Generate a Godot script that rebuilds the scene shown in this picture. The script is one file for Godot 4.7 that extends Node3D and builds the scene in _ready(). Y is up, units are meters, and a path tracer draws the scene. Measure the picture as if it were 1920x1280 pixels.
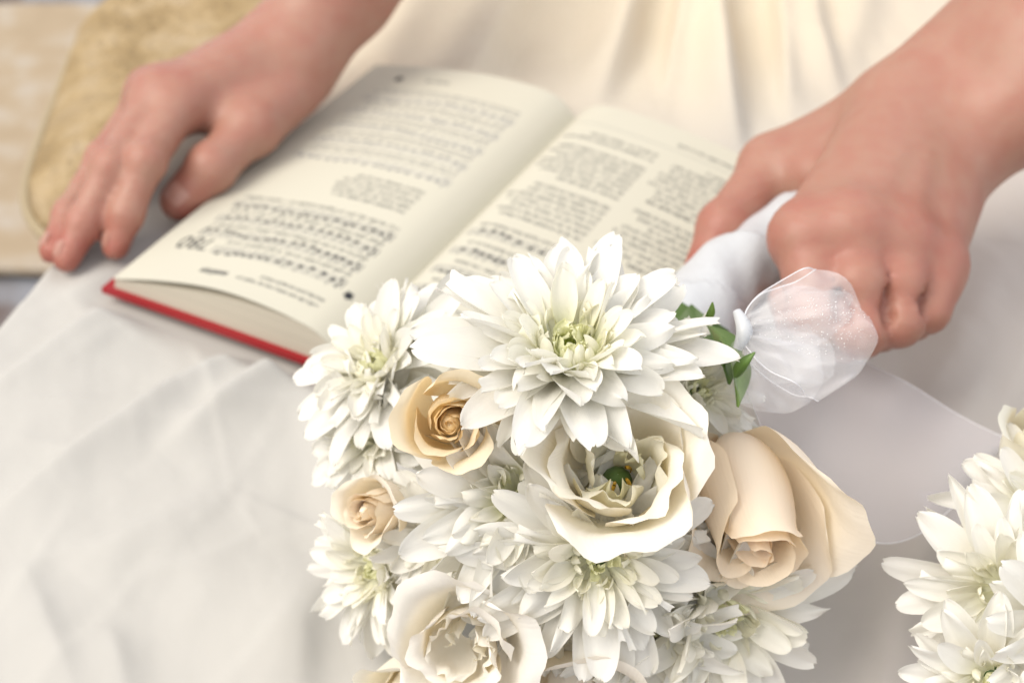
extends Node3D
# A close-up: a person in a white dress, an open hymn book on the lap, a bridal bouquet held over it.

var used := {}
var rng := RandomNumberGenerator.new()
var M := {}
var page_axis := {}

func _ready() -> void:
	rng.seed = 20240
	setup_camera_and_light()
	make_materials()
	setting()
	person()
	book()
	bouquet()
	second_bouquet()

# ------------------------------------------------------------------ camera, light
func setup_camera_and_light() -> void:
	var cam := Camera3D.new()
	cam.name = "camera"
	add_child(cam)
	cam.position = Vector3(0, 0.48453, 0.62016)
	cam.rotation_degrees = Vector3(-38, 0, 0)
	var at := CameraAttributesPhysical.new()
	at.frustum_focal_length = 61.73       # 22 degrees, vertical
	at.frustum_focus_distance = 0.545
	at.exposure_aperture = 10.5
	at.frustum_near = 0.02
	at.frustum_far = 60.0
	cam.attributes = at
	cam.fov = 22.0
	cam.near = 0.02
	cam.far = 60.0
	cam.current = true

	var we := WorldEnvironment.new()
	we.name = "world_environment"
	var e := Environment.new()
	e.background_mode = Environment.BG_SKY
	var sm := ProceduralSkyMaterial.new()
	sm.sky_top_color = Color(0.845, 0.85, 0.865)
	sm.sky_horizon_color = Color(0.84, 0.84, 0.84)
	sm.sky_curve = 0.2
	sm.ground_bottom_color = Color(0.45, 0.42, 0.38)
	sm.ground_horizon_color = Color(0.60, 0.58, 0.55)
	sm.sky_energy_multiplier = 0.85
	sm.ground_energy_multiplier = 0.8
	var sky := Sky.new()
	sky.sky_material = sm
	e.sky = sky
	e.tonemap_mode = Environment.TONE_MAPPER_LINEAR
	e.tonemap_exposure = 2.42
	e.sdfgi_enabled = true
	e.ssao_enabled = true
	e.ssil_enabled = true
	we.environment = e
	add_child(we)

	var sun := DirectionalLight3D.new()
	sun.name = "sun"
	sun.light_color = Color(1.0, 0.97, 0.925)
	sun.light_energy = 0.38
	sun.light_angular_distance = 40.0
	sun.shadow_enabled = true
	add_child(sun)
	sun.look_at_from_position(Vector3(-0.75, 1.0, 0.32), Vector3.ZERO)

# ------------------------------------------------------------------ naming helpers
func numbered(called: String) -> String:
	if not used.has(called):
		used[called] = 0
		return called
	used[called] += 1
	return "%s_%03d" % [called, used[called]]

func thing(called: String, label: String, category: String, at := Vector3.ZERO, group := "") -> Node3D:
	var o := Node3D.new()
	o.name = numbered(called)
	add_child(o)
	o.position = at
	o.set_meta("label", label)
	o.set_meta("category", category)
	if group != "":
		o.set_meta("group", group)
	return o

func obj(called: String, mesh: Mesh, mat: Material, parent: Node, xf := Transform3D.IDENTITY) -> MeshInstance3D:
	var o := MeshInstance3D.new()
	o.name = called if parent != self else numbered(called)
	o.mesh = mesh
	o.material_override = mat
	parent.add_child(o, true)
	o.transform = xf
	return o

# ------------------------------------------------------------------ mesh helpers
func commit(pos: PackedVector3Array, idx: PackedInt32Array, uv := PackedVector2Array(), col := PackedColorArray()) -> ArrayMesh:
	var nrm := PackedVector3Array()
	nrm.resize(pos.size())
	for t in range(0, idx.size(), 3):
		var a := pos[idx[t]]
		var b := pos[idx[t + 1]]
		var c := pos[idx[t + 2]]
		var n := (a - c).cross(a - b)
		nrm[idx[t]] += n
		nrm[idx[t + 1]] += n
		nrm[idx[t + 2]] += n
	for i in nrm.size():
		var l := nrm[i].length()
		nrm[i] = nrm[i] / l if l > 1e-14 else Vector3.UP
	var arr := []
	arr.resize(Mesh.ARRAY_MAX)
	arr[Mesh.ARRAY_VERTEX] = pos
	arr[Mesh.ARRAY_NORMAL] = nrm
	arr[Mesh.ARRAY_INDEX] = idx
	if uv.size():
		arr[Mesh.ARRAY_TEX_UV] = uv
	if col.size():
		arr[Mesh.ARRAY_COLOR] = col
	var m := ArrayMesh.new()
	m.add_surface_from_arrays(Mesh.PRIMITIVE_TRIANGLES, arr)
	return m

# a sheet: f(u, v) -> [position, colour]
func sheet(nu: int, nv: int, f: Callable, close_v := false) -> ArrayMesh:
	var pos := PackedVector3Array()
	var uv := PackedVector2Array()
	var col := PackedColorArray()
	for i in nu + 1:
		for j in nv + 1:
			var u := float(i) / nu
			var v := float(j) / nv
			var r: Array = f.call(u, v)
			pos.append(r[0])
			col.append(r[1])
			uv.append(Vector2(v, u))
	var idx := PackedInt32Array()
	var w := nv + 1
	for i in nu:
		for j in nv:
			var a := i * w + j
			idx.append_array(PackedInt32Array([a, a + w, a + w + 1, a, a + w + 1, a + 1]))
	var m := commit(pos, idx, uv, col)
	return m

# the same sheet given a real thickness (two skins and a rim)
func slab(nu: int, nv: int, f: Callable, thick: float) -> ArrayMesh:
	var base := sheet(nu, nv, f)
	var arr := base.surface_get_arrays(0)
	var p: PackedVector3Array = arr[Mesh.ARRAY_VERTEX]
	var n: PackedVector3Array = arr[Mesh.ARRAY_NORMAL]
	var uv0: PackedVector2Array = arr[Mesh.ARRAY_TEX_UV]
	var c0: PackedColorArray = arr[Mesh.ARRAY_COLOR]
	var i0: PackedInt32Array = arr[Mesh.ARRAY_INDEX]
	var pos := PackedVector3Array(p)
	var uv := PackedVector2Array(uv0)
	var col := PackedColorArray(c0)
	var idx := PackedInt32Array(i0)
	var k := p.size()
	for i in k:
		pos.append(p[i] - n[i] * thick)
		uv.append(uv0[i])
		col.append(c0[i])
	for t in range(0, i0.size(), 3):
		idx.append_array(PackedInt32Array([i0[t] + k, i0[t + 2] + k, i0[t + 1] + k]))
	var w := nv + 1
	var rim := PackedInt32Array()
	for j in nv + 1: rim.append(j)
	for i in range(1, nu + 1): rim.append(i * w + nv)
	for j in range(nv - 1, -1, -1): rim.append(nu * w + j)
	for i in range(nu - 1, -1, -1): rim.append(i * w)
	for q in rim.size() - 1:
		var a := rim[q]
		var b := rim[q + 1]
		var s := pos.size()
		for z in [a, b, b + k, a + k]:
			pos.append(pos[z]); uv.append(uv[z]); col.append(col[z])
		idx.append_array(PackedInt32Array([s, s + 1, s + 2, s, s + 2, s + 3]))
	return commit(pos, idx, uv, col)

func spline(pts: Array, t: float):
	var n := pts.size() - 1
	var x := clampf(t, 0, 1) * n
	var i := mini(int(x), n - 1)
	var f := x - i
	var a = pts[maxi(i - 1, 0)]
	var b = pts[i]
	var c = pts[i + 1]
	var d = pts[mini(i + 2, n)]
	return 0.5 * (2.0 * b + (c - a) * f + (2.0 * a - 5.0 * b + 4.0 * c - d) * f * f + (3.0 * b - a - 3.0 * c + d) * f * f * f)

# a table of (x, y) pairs read with smooth steps
func table(pts: Array, x: float) -> float:
	if x <= pts[0].x: return pts[0].y
	for i in pts.size() - 1:
		if x <= pts[i + 1].x:
			var f: float = (x - pts[i].x) / (pts[i + 1].x - pts[i].x)
			var d := float(pts[i + 1].x - pts[i].x)
			var m0: float = (pts[i + 1].y - pts[maxi(i - 1, 0)].y) / maxf(pts[i + 1].x - pts[maxi(i - 1, 0)].x, 1e-6) * d
			var q := mini(i + 2, pts.size() - 1)
			var m1: float = (pts[q].y - pts[i].y) / maxf(pts[q].x - pts[i].x, 1e-6) * d
			var f2 := f * f
			var f3 := f2 * f
			return (2 * f3 - 3 * f2 + 1) * pts[i].y + (f3 - 2 * f2 + f) * m0 + (-2 * f3 + 3 * f2) * pts[i + 1].y + (f3 - f2) * m1
	return pts[-1].y

func tube(path: Array, radii: Array, rings: int, sides: int, wob = null) -> ArrayMesh:
	var f := func(u: float, v: float):
		var p: Vector3 = spline(path, u)
		var q: Vector3 = spline(path, minf(u + 0.01, 1.0)) - spline(path, maxf(u - 0.01, 0.0))
		q = q.normalized()
		var s := q.cross(Vector3.UP if absf(q.y) < 0.9 else Vector3.RIGHT).normalized()
		var t := s.cross(q)
		var r: float = spline(radii, u)
		if wob != null: r += wob.call(u, v)
		return [p + (s * cos(v * TAU) + t * sin(v * TAU)) * r, Color.WHITE]
	return sheet(rings, sides, f)

func noise(freq: float, sd: int, oct := 3) -> FastNoiseLite:
	var n := FastNoiseLite.new()
	n.noise_type = FastNoiseLite.TYPE_SIMPLEX_SMOOTH
	n.frequency = freq
	n.seed = sd
	n.fractal_octaves = oct
	return n

func noise_tex(freq: float, sd: int, as_normal := false, strength := 4.0, size := 512, oct := 4) -> NoiseTexture2D:
	var t := NoiseTexture2D.new()
	t.width = size
	t.height = size
	t.seamless = true
	t.noise = noise(freq, sd, oct)
	t.as_normal_map = as_normal
	t.bump_strength = strength
	return t

func lin(r: float, g: float, b: float) -> Color:
	return Color(r, g, b).linear_to_srgb()

func mat(albedo: Color, rough: float, spec := 0.5) -> StandardMaterial3D:
	var m := StandardMaterial3D.new()
	m.albedo_color = albedo
	m.roughness = rough
	m.metallic_specular = spec
	m.cull_mode = BaseMaterial3D.CULL_DISABLED
	return m

# ------------------------------------------------------------------ materials
func make_materials() -> void:
	# skin
	var s := mat(Color.WHITE, 0.46, 0.5)
	s.vertex_color_use_as_albedo = true
	s.subsurf_scatter_enabled = true
	s.subsurf_scatter_strength = 0.12
	s.normal_enabled = true
	s.normal_texture = noise_tex(0.06, 3, true, 5.0)
	s.normal_scale = 0.4
	s.uv1_triplanar = true
	s.uv1_scale = Vector3.ONE * 46.0
	M.skin = s
	var n := mat(lin(0.43, 0.21, 0.165), 0.3, 0.5)
	n.subsurf_scatter_enabled = true
	n.subsurf_scatter_strength = 0.1
	M.nail = n
	# dress cloth: thread crossings as a fine normal map, plus soft crumples
	var weave := Image.create(128, 128, false, Image.FORMAT_RGBA8)
	for y in 128:
		for x in 128:
			var wv := 0.5 + 0.25 * sin(x * TAU / 4.0) * (1.0 if (y / 4) % 2 == 0 else 0.4) + 0.25 * sin(y * TAU / 4.0) * (1.0 if (x / 4) % 2 == 0 else 0.4)
			weave.set_pixel(x, y, Color(wv, wv, wv))
	weave.bump_map_to_normal_map(1.2)
	var wt := ImageTexture.create_from_image(weave)
	var d := mat(Color.WHITE, 0.78, 0.25)
	d.vertex_color_use_as_albedo = true
	d.rim_enabled = true
	d.rim = 0.35
	d.rim_tint = 0.6
	d.normal_enabled = true
	d.normal_texture = wt
	d.normal_scale = 0.35
	d.uv1_scale = Vector3(34, 34, 1)
	d.backlight_enabled = true
	d.backlight = Color(0.16, 0.15, 0.14)
	M.dress = d
	# paper
	M.cover = mat(lin(0.30, 0.008, 0.014), 0.42, 0.5)
	var ct := noise_tex(0.08, 9, true, 3.0, 256)
	M.cover.normal_enabled = true
	M.cover.normal_texture = ct
	M.cover.normal_scale = 0.3
	M.cover.uv1_triplanar = true
	M.cover.uv1_scale = Vector3.ONE * 30
	var edge := Image.create(64, 256, false, Image.FORMAT_RGBA8)
	var r2 := RandomNumberGenerator.new()
	r2.seed = 5
	for y in 256:
		var g := 0.84 - 0.10 * r2.randf() * r2.randf()
		for x in 64:
			var gg := g - 0.01 * r2.randf()
			edge.set_pixel(x, y, Color(gg, gg * 0.975, gg * 0.92))
	M.page_edges = mat(Color(0.93, 0.92, 0.9), 0.85, 0.2)
	M.page_edges.albedo_texture = ImageTexture.create_from_image(edge)
	# petals
	var stripes := Image.create(256, 256, false, Image.FORMAT_RGBA8)
	var rn := noise(0.045, 11, 4)
	for x in 256:
		for y in 256:
			var h := 0.5 + 0.32 * rn.get_noise_2d(x * 3.0, y * 0.10) + 0.16 * rn.get_noise_2d(x * 0.4 + 900, y * 0.4)
			stripes.set_pixel(x, y, Color(h, h, h))
	stripes.bump_map_to_normal_map(6.0)
	var st := ImageTexture.create_from_image(stripes)
	var p := mat(Color.WHITE, 0.62, 0.2)
	p.vertex_color_use_as_albedo = true
	p.normal_enabled = true
	p.normal_texture = st
	p.normal_scale = 0.55
	p.backlight_enabled = true
	p.backlight = Color(0.80, 0.79, 0.74)
	M.petal = p
	var rp := mat(Color.WHITE, 0.65, 0.2)
	rp.vertex_color_use_as_albedo = true
	rp.normal_enabled = true
	rp.normal_texture = st
	rp.normal_scale = 0.15
	rp.backlight_enabled = true
	rp.backlight = Color(0.80, 0.74, 0.62)
	M.rose = rp
	var lf := mat(Color.WHITE, 0.42, 0.5)
	lf.vertex_color_use_as_albedo = true
	lf.normal_enabled = true
	lf.normal_texture = st
	lf.normal_scale = 0.6
	lf.backlight_enabled = true
	lf.backlight = Color(0.1, 0.16, 0.03)
	M.leaf = lf
	M.bud = mat(lin(0.62, 0.55, 0.34), 0.6)
	M.green = mat(lin(0.07, 0.13, 0.03), 0.5)
	M.stamen = mat(lin(0.55, 0.33, 0.03), 0.7)
	# ribbons
	var sat := mat(lin(0.55, 0.57, 0.60), 0.36, 0.5)
	sat.normal_enabled = true
	sat.normal_texture = noise_tex(0.02, 21, true, 5.0)
	sat.normal_scale = 0.35
	sat.uv1_triplanar = true
	sat.uv1_scale = Vector3.ONE * 16
	M.satin = sat
	var og := mat(Color(0.96, 0.965, 0.98, 0.2), 0.45, 0.5)
	og.transparency = BaseMaterial3D.TRANSPARENCY_ALPHA
	og.normal_enabled = true
	og.normal_texture = wt
	og.normal_scale = 0.5
	og.uv1_scale = Vector3(20, 20, 1)
	M.organza = og
	var oi := og.duplicate()
	oi.albedo_color = Color(0.96, 0.965, 0.98, 0.13)
	M.organza_inner = oi
	var hm := mat(Color(0.95, 0.95, 0.97, 0.6), 0.5, 0.4)
	hm.transparency = BaseMaterial3D.TRANSPARENCY_ALPHA
	M.hem = hm
	var ot := mat(Color(0.84, 0.82, 0.84, 0.36), 0.55, 0.4)
	ot.transparency = BaseMaterial3D.TRANSPARENCY_ALPHA
	M.organza_tail = ot
	var gl := mat(Color(1, 1, 1), 0.12, 0.9)
	gl.metallic = 1.0
	M.glitter = gl
	# brocade, floor
	var br := mat(Color.WHITE, 0.7, 0.3)
	var bt := noise_tex(0.012, 31, false, 1, 512, 3)
	var ramp := Gradient.new()
	ramp.set_color(0, lin(0.24, 0.17, 0.085))
	ramp.set_color(1, lin(0.46, 0.37, 0.26))
	ramp.add_point(0.42, lin(0.33, 0.24, 0.125))
	ramp.add_point(0.62, lin(0.40, 0.30, 0.17))
	bt.color_ramp = ramp
	br.albedo_texture = bt
	br.uv1_triplanar = true
	br.uv1_scale = Vector3.ONE * 3.4
	br.normal_enabled = true
	br.normal_texture = noise_tex(0.05, 33, true, 6.0)
	M.brocade = br
	M.piping = mat(lin(0.36, 0.29, 0.18), 0.5)
	M.upholstery = mat(lin(0.2, 0.14, 0.085), 0.7)
	var fl := mat(Color.WHITE, 0.6, 0.4)
	var ft := noise_tex(0.008, 41, false, 1, 512, 4)
	var fr := Gradient.new()
	fr.set_color(0, lin(0.07, 0.05, 0.047))
	fr.set_color(1, lin(0.30, 0.32, 0.37))
	fr.add_point(0.30, lin(0.12, 0.09, 0.08))
	fr.add_point(0.5, lin(0.15, 0.12, 0.115))
	fr.add_point(0.62, lin(0.2, 0.19, 0.2))
	ft.color_ramp = fr
	fl.albedo_texture = ft
	fl.uv1_triplanar = true
	fl.uv1_world_triplanar = true
	fl.uv1_scale = Vector3.ONE * 2.0
	M.floor = fl
	var rg := mat(Color.WHITE, 0.9, 0.2)
	var rt := noise_tex(0.012, 45, false, 1, 512, 4)
	var rr := Gradient.new()
	rr.set_color(0, lin(0.36, 0.285, 0.20))
	rr.set_color(1, lin(0.45, 0.41, 0.37))
	rr.add_point(0.45, lin(0.39, 0.31, 0.22))
	rr.add_point(0.7, lin(0.42, 0.355, 0.28))
	rt.color_ramp = rr
	rg.albedo_texture = rt
	rg.uv1_triplanar = true
	rg.uv1_world_triplanar = true
	rg.uv1_scale = Vector3.ONE * 2.4
	M.rug = rg

# ------------------------------------------------------------------ setting
func setting() -> void:
	var g := obj("ground", sheet(2, 2, func(u: float, v: float): return [Vector3((v - 0.5) * 40, -0.42, (u - 0.5) * 40), Color.WHITE]), M.floor, self)
	g.set_meta("kind", "structure")
	var rug := obj("rug", slab(2, 2, func(u: float, v: float): return [Vector3(-2.2 + 2.6 * v, -0.412, -1.12 + (0.43 + 0.10 * v) * u), Color.WHITE], 0.006), M.rug, self)
	rug.set_meta("label", "pale tan patterned rug on the dark floor behind the cushion")
	rug.set_meta("category", "rug")
	# a flat cushion with piped edge, upholstered in gold brocade, on a low seat
	var corner := Vector3(-0.2699, -0.0500, -0.1645)
	var ez := (Vector3(-0.2707, -0.0500, -0.2550) - corner).normalized()      # along its left side
	var ex := ez.cross(Vector3.UP).normalized()
	var ctr := corner + ez * 0.165 + ex * 0.205
	var seat := thing("cushion", "gold and tan brocade cushion with piped edge beside the skirt at left", "cushion", ctr)
	var turn := Basis(ex, Vector3.UP, -ez)
	var box := func(u: float, v: float):
		var th: float = (u - 0.5) * PI
		var ph: float = v * TAU
		var w := Vector3(sq(cos(th), 0.55) * sq(cos(ph), 0.42), sq(sin(th), 0.7), sq(cos(th), 0.55) * sq(sin(ph), 0.42))
		var q := Vector3(w.x * 0.215, w.y * 0.040, w.z * 0.175)
		q.y += 0.006 * sin(q.x * 40.0 + 1.0) * sin(q.z * 34.0)
		return [q, Color.WHITE]
	obj("cover", sheet(30, 72, box), M.brocade, seat, Transform3D(turn, Vector3(0, -0.02, 0)))
	var pip := []
	for k in 65:
		var ph := k * TAU / 64.0
		pip.append(Vector3(sq(cos(ph), 0.42) * 0.217, 0.0, sq(sin(ph), 0.42) * 0.177))
	obj("piping", tube(pip, [0.0035, 0.0035, 0.0035], 200, 8), M.piping, seat, Transform3D(turn, Vector3(0, -0.018, 0)))
	var low := thing("sofa", "tan upholstered seat under the brocade cushion at left", "sofa", ctr + Vector3(0, -0.06, 0))
	obj("seat", sheet(20, 48, func(u: float, v: float):
		var q: Vector3 = box.call(u, v)[0]
		return [Vector3(q.x * 0.95, q.y * 3.6, q.z * 0.95), Color.WHITE]), M.upholstery, low, Transform3D(turn, Vector3(0.05, -0.15, 0)))

func sq(x: float, e: float) -> float:
	return signf(x) * pow(absf(x), e)

# ------------------------------------------------------------------ implicit body
var F := PackedFloat32Array()
var dims := Vector3i.ZERO
var org := Vector3.ZERO
var cell := 0.003

func field(lo: Vector3, hi: Vector3, c: float) -> void:
	cell = c
	org = lo
	dims = Vector3i(((hi - lo) / c).ceil()) + Vector3i.ONE
	F = PackedFloat32Array()
	F.resize(dims.x * dims.y * dims.z)
	F.fill(0.05)

func blank() -> PackedFloat32Array:
	var f := PackedFloat32Array()
	f.resize(F.size())
	f.fill(0.05)
	return f

func add_bone(f: PackedFloat32Array, a: Vector3, b: Vector3, ra: float, rb: float, k: float) -> PackedFloat32Array:
	var m := maxf(ra, rb) + 0.012
	var lo := Vector3i(((a.min(b) - Vector3.ONE * m - org) / cell).floor()).clamp(Vector3i.ZERO, dims - Vector3i.ONE)
	var hi := Vector3i(((a.max(b) + Vector3.ONE * m - org) / cell).ceil()).clamp(Vector3i.ZERO, dims - Vector3i.ONE)
	var ab := b - a
	var inv := 1.0 / maxf(ab.length_squared(), 1e-9)
	var sx := dims.x
	var sxy := dims.x * dims.y
	for z in range(lo.z, hi.z + 1):
		for y in range(lo.y, hi.y + 1):
			var i := z * sxy + y * sx + lo.x
			var p := org + Vector3(lo.x, y, z) * cell - a
			for x in range(lo.x, hi.x + 1):
				var t := clampf(p.dot(ab) * inv, 0.0, 1.0)
				var d := (p - ab * t).length() - (ra + (rb - ra) * t)
				var e := f[i]
				var h := maxf(k - absf(e - d), 0.0)
				f[i] = minf(e, d) - h * h / (4.0 * k)
				i += 1
				p.x += cell
	return f

func carve(f: PackedFloat32Array, a: Vector3, b: Vector3, ra: float, rb: float, k: float) -> PackedFloat32Array:
	var m := maxf(ra, rb) + 0.012
	var lo := Vector3i(((a.min(b) - Vector3.ONE * m - org) / cell).floor()).clamp(Vector3i.ZERO, dims - Vector3i.ONE)
	var hi := Vector3i(((a.max(b) + Vector3.ONE * m - org) / cell).ceil()).clamp(Vector3i.ZERO, dims - Vector3i.ONE)
	var ab := b - a
	var inv := 1.0 / maxf(ab.length_squared(), 1e-9)
	for z in range(lo.z, hi.z + 1):
		for y in range(lo.y, hi.y + 1):
			for x in range(lo.x, hi.x + 1):
				var i := (z * dims.y + y) * dims.x + x
				var p := org + Vector3(x, y, z) * cell - a
				var t := clampf(p.dot(ab) * inv, 0.0, 1.0)
				var d := (ra + (rb - ra) * t) - (p - ab * t).length()
				var e := f[i]
				var h := maxf(k - absf(e - d), 0.0)
				f[i] = maxf(e, d) + h * h / (4.0 * k)
	return f

func merge(a: PackedFloat32Array, b: PackedFloat32Array, k: float) -> PackedFloat32Array:
	for i in a.size():
		var e := a[i]
		var d := b[i]
		if e > 0.04 and d > 0.04: continue
		var h := maxf(k - absf(e - d), 0.0)
		a[i] = minf(e, d) - h * h / (4.0 * k)
	return a

# surface nets of F, appended to pos / idx
func nets(pos: PackedVector3Array, idx: PackedInt32Array) -> Array:
	var sx := dims.x
	var sxy := dims.x * dims.y
	var at := PackedInt32Array()
	at.resize(F.size())
	at.fill(-1)
	var off := [0, 1, sx, sx + 1, sxy, sxy + 1, sxy + sx, sxy + sx + 1]
	var cor := [Vector3(0, 0, 0), Vector3(1, 0, 0), Vector3(0, 1, 0), Vector3(1, 1, 0), Vector3(0, 0, 1), Vector3(1, 0, 1), Vector3(0, 1, 1), Vector3(1, 1, 1)]
	var edges := [[0, 1], [2, 3], [4, 5], [6, 7], [0, 2], [1, 3], [4, 6], [5, 7], [0, 4], [1, 5], [2, 6], [3, 7]]
	var reach := 2.0 * cell
	for z in dims.z - 1:
		for y in dims.y - 1:
			var i0 := z * sxy + y * sx
			for x in dims.x - 1:
				var i := i0 + x
				if absf(F[i]) > reach: continue
				var inside := 0
				for o in off:
					if F[i + o] < 0.0: inside += 1
				if inside == 0 or inside == 8: continue
				var sum := Vector3.ZERO
				var n := 0
				for e in edges:
					var fa := F[i + off[e[0]]]
					var fb := F[i + off[e[1]]]
					if (fa < 0.0) != (fb < 0.0):
						sum += cor[e[0]].lerp(cor[e[1]], fa / (fa - fb))
						n += 1
				at[i] = pos.size()
				pos.append(org + (Vector3(x, y, z) + sum / n) * cell)
	for z in range(1, dims.z - 1):
		for y in range(1, dims.y - 1):
			for x in range(1, dims.x - 1):
				var i := z * sxy + y * sx + x
				var f0 := F[i]
				if absf(f0) > reach: continue
				for ax in 3:
					var st: int = [1, sx, sxy][ax]
					var f1 := F[i + st]
					if (f0 < 0.0) == (f1 < 0.0): continue
					var s1: int = [sx, sxy, 1][ax]
					var s2: int = [sxy, 1, sx][ax]
					var a := at[i - s1 - s2]
					var b := at[i - s2]
					var c := at[i]
					var d := at[i - s1]
					if a < 0 or b < 0 or c < 0 or d < 0: continue
					if f0 < 0.0:
						idx.append_array(PackedInt32Array([a, c, b, a, d, c]))
					else:
						idx.append_array(PackedInt32Array([a, b, c, a, c, d]))
	return [pos, idx]

func bounds(pts: Array, m: float) -> Array:
	var lo: Vector3 = pts[0]
	var hi: Vector3 = pts[0]
	for p in pts:
		lo = lo.min(p)
		hi = hi.max(p)
	return [lo - Vector3.ONE * m, hi + Vector3.ONE * m]

# one hand: palm bones, then finger chains that stay apart from one another
func hand(h: Dictionary, c: float, pos: PackedVector3Array, idx: PackedInt32Array) -> Array:
	var pts := []
	for b in h.palm: pts.append_array([b[0], b[1]])
	for ch in h.fingers:
		for p in ch.j: pts.append(p)
	var bb := bounds(pts, 0.03)
	if h.has("clip_lo"): bb[0] = bb[0].max(h.clip_lo)
	if h.has("clip_hi"): bb[1] = bb[1].min(h.clip_hi)
	field(bb[0], bb[1], c)
	var palm := blank()
	for b in h.palm: palm = add_bone(palm, b[0], b[1], b[2], b[3], b[4] if b.size() > 4 else 0.012)
	var all := palm.duplicate()
	for ch in h.fingers:
		var f := blank()
		for i in ch.j.size() - 1:
			f = add_bone(f, ch.j[i], ch.j[i + 1], ch.r[i], ch.r[i + 1], 0.003)
		# a little swelling at the joints
		for i in range(1, ch.j.size() - 1):
			f = add_bone(f, ch.j[i], ch.j[i] + Vector3(0, 0.0006, 0), ch.r[i] * 1.03, ch.r[i] * 1.03, 0.004)
		var own := merge(f, palm, ch.k)
		all = merge(all, own, h.get("join", 0.0005))
	for g in h.grooves: all = carve(all, g[0], g[1], g[2], g[3], 0.003)
	F = all
	return nets(pos, idx)

var skin_spots := []
func skin_color(p: Vector3, nz: FastNoiseLite) -> Color:
	var c := Color(0.38, 0.20, 0.147)
	var red := Color(0.345, 0.108, 0.08)
	var k := 0.14 + 0.25 * nz.get_noise_3dv(p * 1000.0) + 0.34 * nz.get_noise_3dv(p * 4200.0)
	for s in skin_spots:
		var d: float = p.distance_to(s[0]) / s[1]
		if d < 2.5: k += s[2] * exp(-d * d)
	return c.lerp(red, clampf(k, 0.0, 1.0))

func nail(parent: Node, a: Vector3, b: Vector3, up: Vector3, r: float, w: float, l: float) -> void:
	var y := (b - a).normalized()
	var x := y.cross(up).normalized()
	var z := x.cross(y)
	var f := func(u: float, v: float):
		var s: float = (v - 0.5) * 2.0
		var t: float = (u - 0.5) * 2.0
		var ww := w * pow(maxf(1.0 - pow(absf(t), 3.0) * 0.55, 0.0), 0.5)
		var an := s * ww / r
		return [b + y * (t * l * 0.5 - 0.003) + x * sin(an) * r + z * (cos(an) * r + 0.0005 - 0.0012 * t * t), Color.WHITE]
	obj("fingernail", slab(8, 8, f, 0.0006), M.nail, parent)

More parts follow.
